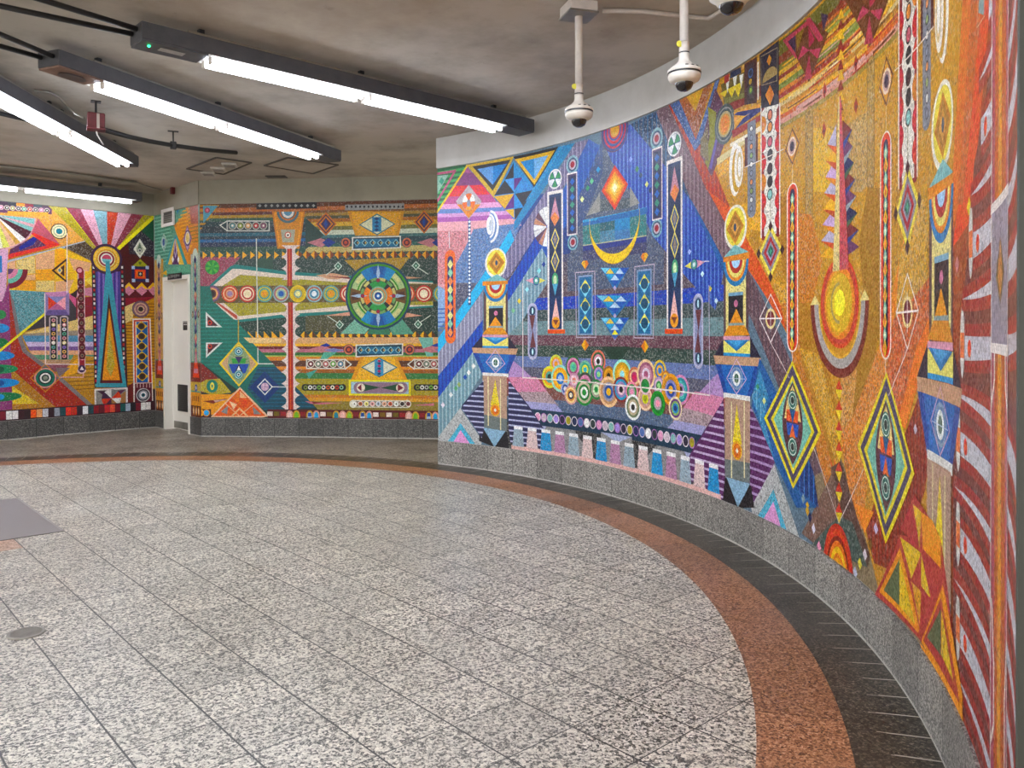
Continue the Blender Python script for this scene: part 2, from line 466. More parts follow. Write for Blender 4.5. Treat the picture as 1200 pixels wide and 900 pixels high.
        for (col, parts, sp, bb), L in zip(polys, lay):
            rgba = (*[min(c * self.scale, 0.95) for c in lin(col)], sp)
            for p in parts:
                if abs(area(p)) < 1e-8: continue
                if area(p) < 0: p = p[::-1]
                for q, i in slices(p):
                    if len(q) >= 3 and abs(area(q)) > 1e-9: add(q, i, base + STEP * (L + 1), rgba)
        me = bpy.data.meshes.new(name); me.from_pydata([tuple(q) for q in V], [], Fc)
        ca = me.color_attributes.new('design', 'FLOAT_COLOR', 'CORNER'); ul = me.uv_layers.new(name='UVMap')
        n = 0
        flat = []; fu = []
        for pl in me.polygons:
            for vi in pl.vertices: flat.extend(cols[vi]); fu.extend(uvs[vi])
        ca.data.foreach_set('color', flat); ul.data.foreach_set('uv', fu)
        me.materials.append(MOSAIC)
        o = bpy.data.objects.new(name, me); C.objects.link(o)
        return o
# ------------------------------------------------------------------ materials of the room
M_CEIL = simple('ceiling_plaster', '#bdb5a8', 0.9, noise=0.3, nscale=1.6, col2='#9c9488', bump=0.15)
nt = M_CEIL.node_tree; b = nt.nodes['Principled BSDF']; old = b.inputs['Base Color'].links[0].from_socket
tc = N(nt, 'ShaderNodeTexCoord'); n2 = N(nt, 'ShaderNodeTexNoise'); n2.inputs['Scale'].default_value = 0.33; n2.inputs['Detail'].default_value = 5; nt.links.new(tc.outputs['Object'], n2.inputs['Vector'])
n3 = N(nt, 'ShaderNodeTexNoise'); n3.inputs['Scale'].default_value = 5.0; n3.inputs['Detail'].default_value = 8; n3.inputs['Roughness'].default_value = 0.7; nt.links.new(tc.outputs['Object'], n3.inputs['Vector'])
st = N(nt, 'ShaderNodeMapRange'); st.inputs['From Min'].default_value = 0.48; st.inputs['From Max'].default_value = 0.66; nt.links.new(n2.outputs['Fac'], st.inputs['Value'])
sp_ = N(nt, 'ShaderNodeMapRange'); sp_.inputs['From Min'].default_value = 0.63; sp_.inputs['From Max'].default_value = 0.72; nt.links.new(n3.outputs['Fac'], sp_.inputs['Value'])
k1 = mix(nt, math_node(nt, 'MULTIPLY', st.outputs[0], 0.40), old, lin('#a88c68'))
k2 = mix(nt, math_node(nt, 'MULTIPLY', sp_.outputs[0], 0.4), k1, lin('#5a5044'))
nt.links.new(k2, b.inputs['Base Color'])
M_PAINT = simple('painted_plaster', '#bdbbb6', 0.75, noise=0.1, nscale=2.0, col2='#b2b0aa')
M_GRAN = granite('granite_grey', [(0.0, '#23211e'), (0.30, '#4b4740'), (0.40, '#9b9486'), (0.56, '#cac3b3'), (0.75, '#dfd8c8'), (1.0, '#faf4e4')], 102, 0.38, spots=True, jw=0.0034, jcol='#3b3833', off=(0.8238, 4.32), patch=0.22, patchcol='#beb8aa')
M_RUST = granite('granite_rust', [(0.0, '#38251a'), (0.3, '#7a4e33'), (0.5, '#a36c48'), (0.75, '#ba8560'), (1.0, '#d6ab88')], 125, 0.4, joint='uv', size=0.62, jw=0.002, jcol='#5a3a26')
M_DARK = granite('granite_dark', [(0.0, '#171411'), (0.3, '#2c2822'), (0.55, '#463f36'), (0.8, '#625a4d'), (1.0, '#8c8372')], 120, 0.36, joint='uv', size=0.157, jw=0.0034, jcol='#b5ae9f', patch=0.0, rmin=5.03)
M_SLATE = granite('granite_outer', [(0.0, '#4c463d'), (0.3, '#6e665a'), (0.6, '#9a9080'), (1.0, '#c2b8a6')], 60, 0.42, joint='grid', jw=0.004, jcol='#9d9688', off=(0.1, 0.2), patch=0.28, patchcol='#2b2722')
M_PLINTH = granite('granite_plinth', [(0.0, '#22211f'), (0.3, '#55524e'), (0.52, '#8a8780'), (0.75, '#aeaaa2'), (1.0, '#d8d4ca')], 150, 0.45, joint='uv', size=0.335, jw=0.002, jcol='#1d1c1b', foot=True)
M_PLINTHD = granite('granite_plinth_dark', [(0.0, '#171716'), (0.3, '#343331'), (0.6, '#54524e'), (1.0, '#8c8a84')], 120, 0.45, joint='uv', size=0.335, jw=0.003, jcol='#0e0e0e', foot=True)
M_STEEL = simple('galvanised_steel', '#9a968c', 0.4, 0.8, noise=0.2, nscale=14)
M_BODY = simple('fixture_grey', '#545458', 0.5, 0.2, noise=0.25, nscale=12)
M_BLACK = simple('black_conduit', '#1c1b1b', 0.5, 0.0, noise=0.2)
M_BLACKP = simple('black_plastic', '#141416', 0.35)
M_WHITE = simple('white_enamel', '#e6e2da', 0.35, noise=0.06)
M_DOOR = simple('door_paint', '#e4dfd2', 0.4, noise=0.05, nscale=3)
M_CCTV = simple('camera_white', '#d9d2c6', 0.35, noise=0.06, nscale=20)
M_POLE = simple('pole_paint', '#c9bfb3', 0.4, 0.0, noise=0.15, nscale=18)
M_RED = simple('oxide_red', '#62181b', 0.5, noise=0.35, nscale=20)
M_YEL = simple('yellow_tag', '#d8d04a', 0.4)
M_RUSTY = simple('rusty_plate', '#8a6a5a', 0.6, noise=0.4, nscale=18)
M_REFL = simple('white_reflector', '#f2f2f0', 0.3)
M_TUBE = emit('fluorescent_tube', '#e9f0ff', 17.0)
M_LED = emit('green_led', '#20ff80', 6.0)
mt, nt, b = newmat('smoked_dome'); M_DOME = mt
b.inputs['Base Color'].default_value = (0.008, 0.008, 0.011, 1); b.inputs['Roughness'].default_value = 0.06; b.inputs['Coat Weight'].default_value = 0.6

# ------------------------------------------------------------------ footprint of the walls
TH0, TH1 = 56.25, -31.0
NSEG = 76
right_path = [pol(R, TH0 + (TH1 - TH0) * i / NSEG).xy for i in range(NSEG + 1)]
C1 = Vector((-5.09, 11.86)); C2 = Vector((-4.02, 10.78))
def far_pt(s):
    x = C2.x + 3.10 * s
    return (x, C2.y - 0.11 * (x - C2.x) + 0.04 * 4 * s * (1 - s))
far_path = [far_pt(i / 8) for i in range(14)]
LDIR = (C1 - Vector((-6.5, 10.45))).normalized()
left_path = [tuple(C1 - LDIR * 5.6), tuple(C1)]
W_RIGHT = Wall([tuple(q) for q in right_path])
W_FAR = Wall(far_path)
W_DOOR = Wall([tuple(C1), tuple(C2)])
W_LEFT = Wall(left_path)

def wall_solid(name, w, z0, z1, front, back, mat, u0=None, u1=None, uv=False, lead=0.0):
    """slab following wall w between heights; front / back are distances in front of and behind its face"""
    bm = bmesh.new(); ul = bm.loops.layers.uv.new('UVMap')
    u0 = 0 if u0 is None else u0; u1 = w.U if u1 is None else u1
    us = [u0] + [x for x in w.u if u0 + 1e-5 < x < u1 - 1e-5] + [u1]
    nn = []
    for k, u in enumerate(us):
        i = w.seg(u); n = w.n[i].copy()
        if 0 < k < len(us) - 1 and i > 0: n = (w.n[i] + w.n[i - 1]).normalized()
        p = w.pos(u, 0)
        nn.append((p + n * front, p - n * back))
    rows = []
    for (f, g), u in zip(nn, us):
        rows.append([bm.verts.new((q.x, q.y, z)) for q, z in ((f, z0), (f, z1), (g, z1), (g, z0))])
    for a, b_, ua, ub in zip(rows, rows[1:], us, us[1:]):
        for k in range(4):
            f = bm.faces.new((a[k], b_[k], b_[(k + 1) % 4], a[(k + 1) % 4]))
            for lp in f.loops:
                lp[ul].uv = (ua if lp.vert in a else ub, lp.vert.co.z)
    f = bm.faces.new(rows[0])
    for lp in f.loops: lp[ul].uv = (us[0] + 0.02, lp.vert.co.z)
    f = bm.faces.new(list(reversed(rows[-1])))
    for lp in f.loops: lp[ul].uv = (us[-1] - 0.02, lp.vert.co.z)
    fixn(bm)
    return link_mesh(name, bm, mat)

setp(wall_solid('wall_right', W_RIGHT, 0, HC2, 0, 0.30, M_PAINT), kind='structure')
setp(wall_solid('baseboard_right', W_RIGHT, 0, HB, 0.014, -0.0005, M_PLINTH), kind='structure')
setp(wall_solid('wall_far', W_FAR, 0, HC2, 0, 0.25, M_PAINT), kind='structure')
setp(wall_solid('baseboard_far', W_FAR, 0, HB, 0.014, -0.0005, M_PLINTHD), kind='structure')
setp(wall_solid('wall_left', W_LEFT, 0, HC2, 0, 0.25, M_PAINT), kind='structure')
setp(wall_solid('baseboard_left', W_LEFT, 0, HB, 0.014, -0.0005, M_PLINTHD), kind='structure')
# plaster fascia above the mosaics, standing a little proud
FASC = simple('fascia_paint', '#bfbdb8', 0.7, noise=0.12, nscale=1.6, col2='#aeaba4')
FASC_SHADE = simple('fascia_shaded', '#8f8977', 0.75, noise=0.12, nscale=1.6, col2='#7e7868')  # dimmer light on the far, left and door fascias put into the colour
for nm, w, FASC in (('trim_1', W_RIGHT, FASC), ('trim_2', W_FAR, FASC_SHADE), ('trim_3', W_LEFT, FASC_SHADE), ('trim_4', W_DOOR, FASC_SHADE)):
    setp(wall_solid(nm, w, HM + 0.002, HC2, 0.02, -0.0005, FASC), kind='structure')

# door wall with its opening
DU0, DU1 = W_DOOR.uv(192.6, 410)[0], W_DOOR.uv(223.4, 410)[0]
DZ = W_DOOR.uv(206, 323.5)[1]
bm = bmesh.new()
def wbox(w, u0, u1, z0, z1, f0, f1, bm, mi=0):
    p0, p1 = w.pos(u0, 0), w.pos(u1, 0); n = w.n[w.seg((u0 + u1) / 2)]
    vs = [Vector((q.x, q.y, z)) for z in (z0, z1) for q in (p0 + n * f0, p1 + n * f0, p1 + n * f1, p0 + n * f1)]
    v = [bm.verts.new(q) for q in vs]
    for f in ((0, 3, 2, 1), (4, 5, 6, 7), (0, 1, 5, 4), (1, 2, 6, 5), (2, 3, 7, 6), (3, 0, 4, 7)):
        bm.faces.new([v[i] for i in f]).material_index = mi
wbox(W_DOOR, 0, DU0 + 0.03, 0, HC2, 0, -0.25, bm); wbox(W_DOOR, DU1 - 0.03, W_DOOR.U, 0, HC2, 0, -0.25, bm)
wbox(W_DOOR, DU0 + 0.03, DU1 - 0.03, DZ - 0.03, HC2, 0, -0.25, bm); fixn(bm)
setp(link_mesh('wall_entry', bm, M_PAINT), kind='structure')
bm = bmesh.new()
wbox(W_DOOR, 0.0, DU0 - 0.001, 0, HB, 0.014, 0.0005, bm); wbox(W_DOOR, DU1 + 0.001, W_DOOR.U, 0, HB, 0.014, 0.0005, bm); fixn(bm)
ul = bm.loops.layers.uv.new('UVMap')
for f in bm.faces:
    for lp in f.loops: lp[ul].uv = ((lp.vert.co.xy - C1).length, lp.vert.co.z)
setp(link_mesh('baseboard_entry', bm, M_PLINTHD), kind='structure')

# door (structure) with frame, leaf and fittings
door = empty('door_1', W_DOOR.pos((DU0 + DU1) / 2, 0)); setp(door, kind='structure')
def dpart(name, boxes, mat, parent, bev=0.0):
    bm = bmesh.new()
    for q in boxes: wbox(W_DOOR, *q, bm)
    fixn(bm)
    if bev: bevel(bm, bev, 1)
    pinv = Matrix.Translation(-W_DOOR.pos((DU0 + DU1) / 2, 0))
    bmesh.ops.transform(bm, matrix=pinv, verts=list(bm.verts))
    return link_mesh(name, bm, mat, parent)
fw = 0.055
dpart('door_frame', [(DU0, DU0 + fw, 0, DZ, 0.02, -0.17), (DU1 - fw, DU1, 0, DZ, 0.02, -0.17), (DU0 + fw, DU1 - fw, DZ - fw, DZ, 0.02, -0.17),
                     (DU0 + fw, DU0 + fw + 0.02, 0, DZ - fw, -0.09, -0.17), (DU0 + fw, DU1 - fw, DZ - fw - 0.02, DZ - fw, -0.09, -0.17)], M_DOOR, door)
leaf = dpart('door_leaf', [(DU0 + fw + 0.022, DU1 - fw - 0.003, 0.012, DZ - fw - 0.022, -0.10, -0.145)], M_DOOR, door)
LU0, LU1 = DU0 + fw + 0.022, DU1 - fw - 0.003; LW = LU1 - LU0
dpart('kick_plate', [(LU0 + 0.01, LU1 - 0.01, 0.02, 0.12, -0.096, -0.102)], M_STEEL, leaf)
gz0, gz1 = 0.27, 0.65
gr = dpart('louvre_grille', [(LU0 + LW * 0.20, LU1 - LW * 0.06, gz0, gz1, -0.092, -0.102)], M_BLACKP, leaf)
bm = bmesh.new()
sl = []
for k in range(12):
    z = gz0 + 0.03 + k * (gz1 - gz0 - 0.05) / 12
    sl.append((LU0 + LW * 0.24, LU1 - LW * 0.10, z, z + 0.016, -0.086, -0.0925))
dpart('louvre_slats', sl, simple('dark_louvre', '#3a3a36', 0.4, 0.4), leaf)
sg = dpart('door_sign', [(LU0 + LW * 0.46, LU1 - LW * 0.08, 1.42, 1.545, -0.094, -0.102)], M_BLACKP, leaf)
dpart('sign_lettering', [(LU0 + LW * (0.50 + 0.075 * k), LU0 + LW * (0.555 + 0.075 * k), 1.494, 1.506, -0.0925, -0.095) for k in range(5)], M_WHITE, leaf)
dpart('sign_border', [(LU0 + LW * 0.46, LU1 - LW * 0.08, 1.527, 1.533, -0.0925, -0.095)], M_WHITE, leaf)
hd = dpart('head_sign', [(DU0 + 0.20, DU1 - 0.22, DZ - 0.045, DZ + 0.035, 0.021, 0.028)], M_BLACKP, door)
rs = random.Random(3); bxs = []
u = DU0 + 0.22
while u < DU1 - 0.26:
    wd = rs.uniform(0.012, 0.03); bxs.append((u, u + wd, DZ - 0.03 + rs.uniform(0, 0.02), DZ + 0.005 + rs.uniform(0, 0.015), 0.0275, 0.03)); u += wd + rs.uniform(0.012, 0.03)
dpart('head_sign_lettering', bxs, simple('faded_letters', '#8a8a84', 0.5), door)

# ------------------------------------------------------------------ floor and ceiling
def floor_mesh():
    bm = bmesh.new(); ul = bm.loops.layers.uv.new('UVMap')
    n = 180
    def ring(r): return [bm.verts.new((CX + r * cos(2 * PI * k / n), CY + r * sin(2 * PI * k / n), 0)) for k in range(n)]
    r0, r1, r2 = ring(R_RUST), ring(R_DARK), ring(R + 0.02)
    outer = [bm.verts.new((CX + 11.5 * cos(2 * PI * k / n), CY + 11.5 * sin(2 * PI * k / n), 0)) for k in range(n)]
    f = bm.faces.new(r0); f.material_index = 0
    for a, b_, ra, rb, mi in ((r0, r1, R_RUST, R_DARK, 1), (r1, r2, R_DARK, R + .02, 2), (r2, outer, R, 11.5, 3)):
        for k in range(n):
            f = bm.faces.new((a[k], b_[k], b_[(k + 1) % n], a[(k + 1) % n])); f.material_index = mi
            for lp, (kk, rr) in zip(f.loops, ((k, ra), (k, rb), (k + 1, rb), (k + 1, ra))):
                lp[ul].uv = (kk * 2 * PI / n * R, rr)
    fixn(bm)
    for f in bm.faces:
        if f.normal.z < 0: f.normal_flip()
    ext = bmesh.ops.extrude_face_region(bm, geom=list(bm.faces))
    bmesh.ops.translate(bm, vec=(0, 0, -0.12), verts=[g for g in ext['geom'] if isinstance(g, bmesh.types.BMVert)])
    bmesh.ops.recalc_face_normals(bm, faces=list(bm.faces))
    return link_mesh('floor', bm, [M_GRAN, M_RUST, M_DARK, M_SLATE])
setp(floor_mesh(), kind='structure')
bm = bmesh.new(); bx(bm, -12.5, 5.5, -6.0, 15.0, HC2, HC2 + 0.2); fixn(bm)
setp(link_mesh('ceiling', bm, M_CEIL), kind='structure')

# dark metal facing on the end of the curved wall
p = W_RIGHT.p[-1]; t = (W_RIGHT.p[-1] - W_RIGHT.p[-2]).normalized()
w_end = Wall([(p.x, p.y), (p.x + t.x * 0.9, p.y + t.y * 0.9)])
bm = bmesh.new(); wbox(w_end, 0.001, 0.02, 0, HC2, 0.005, -0.42, bm); fixn(bm); bevel(bm, 0.003, 1)
setp(link_mesh('wall_end', bm, simple('dark_end_paint', '#4a4a44', 0.5, noise=0.1)), kind='structure')

# ------------------------------------------------------------------ fluorescent light fittings
def light_fixture(loc, rz, L, tubes, label, group, cover=None, led=False, twin=True, z0=3.23, h=0.108, wd=0.205, cover_plate=None):
    """local x runs along the fitting from its inner end (0) to L"""
    root = empty('ceiling_light', (loc[0], loc[1], z0), rz, label, 'ceiling light', group)
    bm = bmesh.new()
    # channel: closed top and sides, open tray below
    hw = wd / 2
    bx(bm, 0, L, -hw, hw, 0.0, h); fixn(bm); bevel(bm, 0.004, 1); link_mesh('housing', bm, M_BODY, root)
    a0, a1 = tubes[0][0] - 0.03, tubes[-1][1] + 0.03
    bm = bmesh.new(); bx(bm, a0, a1, -hw + 0.004, hw - 0.004, -0.006, -0.0005); fixn(bm); link_mesh('reflector', bm, M_REFL, root)
    for (c0, c1) in ((0.004, a0 - 0.002), (a1 + 0.002, L - 0.004)):
        if c1 - c0 > 0.03:
            bm = bmesh.new(); bx(bm, c0, c1, -hw + 0.004, hw - 0.004, -0.014, -0.0005); fixn(bm); bevel(bm, 0.002, 1)
            pl = link_mesh('cover_plate', bm, cover_plate if (cover_plate and c0 < 0.1) else M_BODY, root)
            if led and c0 < 0.1:
                bm = bmesh.new(); bmesh.ops.create_uvsphere(bm, u_segments=10, v_segments=6, radius=0.009, matrix=Matrix.Translation((0.07, -0.03, -0.016)))
                o = link_mesh('indicator_lamp', bm, M_LED, pl, True)
                bm = bmesh.new(); bx(bm, 0.14, 0.30, -0.04, 0.02, -0.0158, -0.0142); fixn(bm); link_mesh('sticker', bm, simple('pale_sticker', '#a8a29c', 0.5, noise=0.2, nscale=40), pl)
            if cover_plate and c0 < 0.1:
                bm = bmesh.new(); bmesh.ops.create_cone(bm, cap_ends=True, segments=28, radius1=0.07, radius2=0.065, depth=0.012)
                bmesh.ops.scale(bm, vec=(1.5, 0.9, 1), verts=list(bm.verts)); bmesh.ops.translate(bm, vec=((c0 + c1) / 2, 0, -0.020), verts=list(bm.verts))
                link_mesh('round_cap', bm, simple('dark_cap', '#4a3f3c', 0.5), pl)
    for (t0, t1) in tubes:
        for y in ((-0.05, 0.05) if twin else (0.0,)):
            bm = bmesh.new(); tube(bm, [(t0 + 0.009, y, -0.030), (t1 - 0.009, y, -0.030)], 0.0185, 10); link_mesh('tube', bm, M_TUBE, root, True)
        for x in (t0, t1):
            for y in ((-0.05, 0.05) if twin else (0.0,)):
                bm = bmesh.new(); bx(bm, x - 0.008, x + 0.008, y - 0.02, y + 0.02, -0.052, -0.0065)
                fixn(bm); bevel(bm, 0.003, 1); link_mesh('lamp_holder', bm, M_POLE, root)
    for x in [L * 0.12] + [tubes[0][1] + 0.02] + [L * 0.88]:
        bm = bmesh.new(); bx(bm, x - 0.018, x + 0.018, -0.018, 0.018, h, HC2 - z0 - 0.001); fixn(bm)
        link_mesh('bracket', bm, M_BLACK, root)
    bm = bmesh.new(); tube(bm, [(0.3, -hw + 0.02, h + 0.011), (L - 0.1, -hw + 0.02, h + 0.011)], 0.01, 8); link_mesh('conduit', bm, M_STEEL, root)
    return root
G_RAD = 'fluorescent fittings radiating under the ceiling'
def radial(az, r0, r1, tubes, **k):
    p0 = pol(r0, az); return light_fixture((p0.x, p0.y), rad(az), r1 - r0, [(a - r0, b_ - r0) for a, b_ in tubes], group=G_RAD, **k)
def between(N0, F0, tubes, **k):
    d = F0 - N0; return light_fixture((N0.x, N0.y), math.atan2(d.y, d.x), d.length, tubes, group=G_RAD, **k)
N1, F1 = pol(1.62, 37.9), pol(5.11, 41.6)
N2, F2 = pol(1.53, 72.3), pol(4.93, 68.9)
F3 = pol(4.84, 96.2); M3 = pol(2.41, 98.0); N3 = M3 + (M3 - F3).normalized() * 1.1
between(N1, F1, [(0.46, 1.66), (1.73, 3.12)], label='long grey fluorescent fitting with a green pilot light, pointing at the blue mosaic', led=True)
between(N2, F2, [(0.40, 1.63), (1.70, 3.04)], label='grey fluorescent fitting with a round dark cap under its rusty near end', cover_plate=M_RUSTY)
between(N3, F3, [(0.70, 1.90), (1.98, 3.34)], label='grey twin-tube fluorescent fitting beside the red junction box')
LN = Vector((LDIR.y, -LDIR.x))
q = C1 + LN * 0.42 - LDIR * 4.7
light_fixture((q.x, q.y), math.atan2(LDIR.y, LDIR.x), 4.33, [(0.1, 1.42), (1.50, 2.82), (2.90, 4.22)], 'grey fluorescent fitting running along the left wall above the mosaic', 'wall-side fluorescent fittings', z0=3.225, twin=False)
# unseen fittings added above and behind the camera to light the near wall
for az in (-8, -37, -66, 125, 153, 182, 222):
    radial(az, 1.65, 5.05, [(0.45 + 1.65, 3.34), (3.40, 4.72)], label='added unseen fluorescent fitting that lights the near wall')

# ------------------------------------------------------------------ surveillance cameras
DOMEP = [(0.0, 0.0), (0.020, 0.0015), (0.036, 0.011), (0.045, 0.027), (0.048, 0.046)]
def cctv(loc, zb, label, pole_top=HC2, box=True, scale=1.0):
    root = empty('surveillance_camera', (loc[0], loc[1], zb), 0.3, label, 'security camera', 'dome cameras by the curved wall')
    bm = bmesh.new(); lathe(bm, [(0.046, 0.042), (0.062, 0.046), (0.078, 0.056), (0.086, 0.074), (0.085, 0.088), (0.0, 0.088)], 36); fixn(bm)
    lower = link_mesh('lower_housing', bm, M_CCTV, root, True)
    bm = bmesh.new(); lathe(bm, [(0.0, 0.089), (0.088, 0.089), (0.088, 0.096), (0.0, 0.096)], 36); fixn(bm); link_mesh('seam_ring', bm, M_BLACKP, root)
    bm = bmesh.new(); lathe(bm, [(0.0, 0.0965), (0.089, 0.0965), (0.086, 0.112), (0.066, 0.128), (0.046, 0.142), (0.031, 0.158), (0.0275, 0.175), (0.0275, 0.20), (0.0, 0.20)], 36); fixn(bm)
    up = link_mesh('upper_housing', bm, M_CCTV, root, True)
    bm = bmesh.new(); lathe(bm, DOMEP, 32); fixn(bm); link_mesh('dome', bm, M_DOME, root, True)
    bm = bmesh.new()
    for k in range(3):
        a = rad(-110 + 24 * k); x, y = 0.0815 * cos(a), 0.0815 * sin(a)
        bx(bm, -0.008, 0.008, -0.003, 0.003, 0.116, 0.121, M=Matrix.Translation((0.078 * cos(a), 0.078 * sin(a), 0)) @ Matrix.Rotation(a + PI / 2, 4, 'Z'))
    fixn(bm); link_mesh('lettering', bm, M_BLACKP, up)
    bm = bmesh.new(); tube(bm, [(0, 0, 0.201), (0, 0, 0.206)], 0.0285, 18); link_mesh('collar', bm, M_BLACKP, root)
    H = pole_top - zb
    bm = bmesh.new(); tube(bm, [(0, 0, 0.206), (0, 0, 0.26)], 0.0265, 18); link_mesh('coupling', bm, M_POLE, root, True)
    bm = bmesh.new(); tube(bm, [(0, 0, 0.26), (0, 0, H - 0.05)], 0.0235, 18); link_mesh('pole', bm, M_POLE, root, True)
    bm = bmesh.new(); bmesh.ops.create_cone(bm, cap_ends=True, segments=16, radius1=0.017, radius2=0.017, depth=0.004, matrix=Matrix.Translation((-0.034, -0.01, 0.245)) @ Matrix.Rotation(PI / 2, 4, 'X')); link_mesh('tag', bm, M_YEL, root)
    if box:
        bm = bmesh.new(); bx(bm, -0.09, 0.09, -0.09, 0.09, H - 0.065, H - 0.002); fixn(bm); bevel(bm, 0.006, 2); link_mesh('junction_box', bm, M_POLE, root)
        bm = bmesh.new(); bx(bm, -0.096, 0.096, -0.096, 0.096, H - 0.078, H - 0.065); fixn(bm); bevel(bm, 0.003, 1); link_mesh('box_cover', bm, M_STEEL, root)
    return root
Y1 = at(678, 5, HC2).y; Y2 = Y1 * 0.862; Y3 = Y1 * 0.674
c1p = at_y(678.5, 149, Y1); cctv((c1p.x, c1p.y), c1p.z, 'white dome camera on a pole, the far one in front of the plain fascia')
c2p = at_y(801.8, 107, Y2); cctv((c2p.x, c2p.y), c2p.z, 'white dome camera on a pole, the nearer one above the orange mosaic')
# third camera, on a wall arm
c3p = at_y(857, 17, Y3)
root = empty('surveillance_camera', c3p, 0, 'black dome camera on a short arm, cut off by the top edge', 'security camera', 'dome cameras by the curved wall')
bm = bmesh.new(); lathe(bm, [(q[0] * 1.1, q[1] * 1.1) for q in DOMEP], 32); fixn(bm); link_mesh('dome', bm, M_DOME, root, True)
bm = bmesh.new(); lathe(bm, [(0.052, 0.036), (0.058, 0.04), (0.066, 0.055), (0.09, 0.07), (0.098, 0.10), (0.092, 0.14), (0.05, 0.17), (0.0, 0.175)], 36); fixn(bm); link_mesh('housing', bm, M_CCTV, root, True)
rd = Vector((c3p.x - CX, c3p.y - CY, 0)); dist = R - 0.022 - rd.length; rd.normalize()
bm = bmesh.new(); tube(bm, [(0, 0, 0.16), (0, 0, 0.26), tuple(rd * 0.05 + Vector((0, 0, 0.32))), tuple(rd * dist + Vector((0, 0, 0.34)))], 0.024, 14); fixn(bm); link_mesh('arm', bm, M_POLE, root, True)
bm = bmesh.new(); bmesh.ops.create_cone(bm, cap_ends=True, segments=24, radius1=0.06, radius2=0.06, depth=0.016, matrix=Matrix.Translation(rd * (dist - 0.008) + Vector((0, 0, 0.34))) @ rd.to_track_quat('Z', 'Y').to_matrix().to_4x4()); link_mesh('wall_plate', bm, M_POLE, root)

# ------------------------------------------------------------------ conduits and small things on the ceiling
def run(name, pts, r, mat, label, cat, n=10, group=None):
    bm = bmesh.new(); tube(bm, pts, r, n); fixn(bm)
    return setp(link_mesh(name, bm, mat, None, True), label, cat, group)
zc = HC2 - 0.016
pts = [at(x, y, zc) for x, y in ((697, 12.5), (725, 12.8), (755, 13.6), (800, 18.7), (830, 21.5))]
e1 = pol(R - 0.04, 5); ang = [math.degrees(math.atan2(pts[-1].y - CY, pts[-1].x - CX)) - d for d in (6, 10, 16, 24)]
pts += [pol(R - 0.10, ang[0], zc)] + [pol(R - 0.036, a, zc) for a in ang[1:]]
pts[0] = pts[0] + Vector((0.05, 0, 0))
run('conduit', pts, 0.014, M_POLE, 'thin painted conduit from the camera junction box along the ceiling to the wall', 'conduit')
g = 'black conduits entering the light fittings'
def endp(az, r, off): 
    p = pol(r, az); return p + Vector((-sin(rad(az)), cos(rad(az)), 0)) * off
for (x0, y0, az, r, off, lb) in ((0, 7, 37.9, 1.612, 0.05, 'black conduit reaching the pilot-light fitting from the left edge'),
                              (50, 0, 37.9, 1.612, -0.06, 'black conduit reaching the pilot-light fitting from the top edge'),
                              (0, 40, 72.3, 1.522, -0.05, 'upper black conduit running into the rusty-ended fitting'),
                              (0, 54, 72.3, 1.522, 0.05, 'lower black conduit running into the rusty-ended fitting')):
    e = endp(az, r, off); e.z = 3.292
    s = at(x0, y0, 3.292); d = (s - e); run('conduit', [e, s + d.normalized() * 0.5], 0.017, M_BLACK, lb, 'conduit', group=g)
# red junction box on its stem
rb = at(108, 119, HC2)
zb0, zb1 = at_y(113, 153, rb.y).z, at_y(113, 133, rb.y).z
rbx = at_y(112.5, 143, rb.y)
root = empty('junction_box', (rbx.x, rbx.y, zb0), 0.5, 'dark red junction box hanging on a stem from the ceiling', 'junction box')
hb_ = zb1 - zb0
bm = bmesh.new(); bx(bm, -0.07, 0.07, -0.05, 0.05, 0.02, hb_); fixn(bm); bevel(bm, 0.012, 2); link_mesh('box', bm, M_RED, root)
bm = bmesh.new(); bx(bm, -0.075, 0.075, -0.055, 0.055, 0.0, 0.019); fixn(bm); bevel(bm, 0.004, 1); link_mesh('cover', bm, M_RED, root)
bm = bmesh.new(); tube(bm, [(0, 0, hb_), (0, 0, HC2 - zb0)], 0.009, 8); bx(bm, -0.04, 0.04, -0.04, 0.04, HC2 - zb0 - 0.006, HC2 - zb0); fixn(bm); link_mesh('stem', bm, M_BLACK, root)
bm = bmesh.new(); bx(bm, 0.004, 0.026, -0.058, -0.0505, 0.01, hb_ - 0.01); fixn(bm); link_mesh('strap', bm, simple('pale_strap', '#a89a8c', 0.5), root)
zp = (zb0 + zb1) / 2
e_ = Vector((rbx.x, rbx.y, zp))
def pin(x, y, z): return at(x, y, z)
Y0_ = e_.y; Y1_ = pin(277, 179, HC2 - 0.03).y
def pp(x, y): return at_y(x, y, Y0_ + (Y1_ - Y0_) * (x - 112) / 165.0)
PIPE = run('ceiling_pipe', [pp(123, 152.5), pp(150, 160), pp(175, 165.5), pp(203, 170.5), pp(240, 175.5), pp(277, 179)], 0.022, M_BLACK, 'thick black pipe running right from the red junction box', 'pipe')
cl = pp(203, 170.5)
bm = bmesh.new(); bx(bm, -0.03, 0.03, -0.035, 0.035, -0.035, 0.035); fixn(bm); bevel(bm, 0.006, 1); o = link_mesh('clamp', bm, M_BLACK, PIPE); o.location = cl; o.rotation_euler = (0, 0, 0.4)
bm = bmesh.new(); tube(bm, [(0, 0, 0.036), (0, 0, HC2 - cl.z - 0.007)], 0.008, 8); fixn(bm); o = link_mesh('hanger', bm, M_BLACK, PIPE); o.location = cl
bm = bmesh.new(); bx(bm, -0.05, 0.05, -0.02, 0.02, HC2 - cl.z - 0.0065, HC2 - cl.z - 0.0005); fixn(bm); o = link_mesh('hanger_plate', bm, M_BLACK, PIPE); o.location = cl; o.rotation_euler = (0, 0, 0.4)
s = pin(40, 142.4, 3.386)
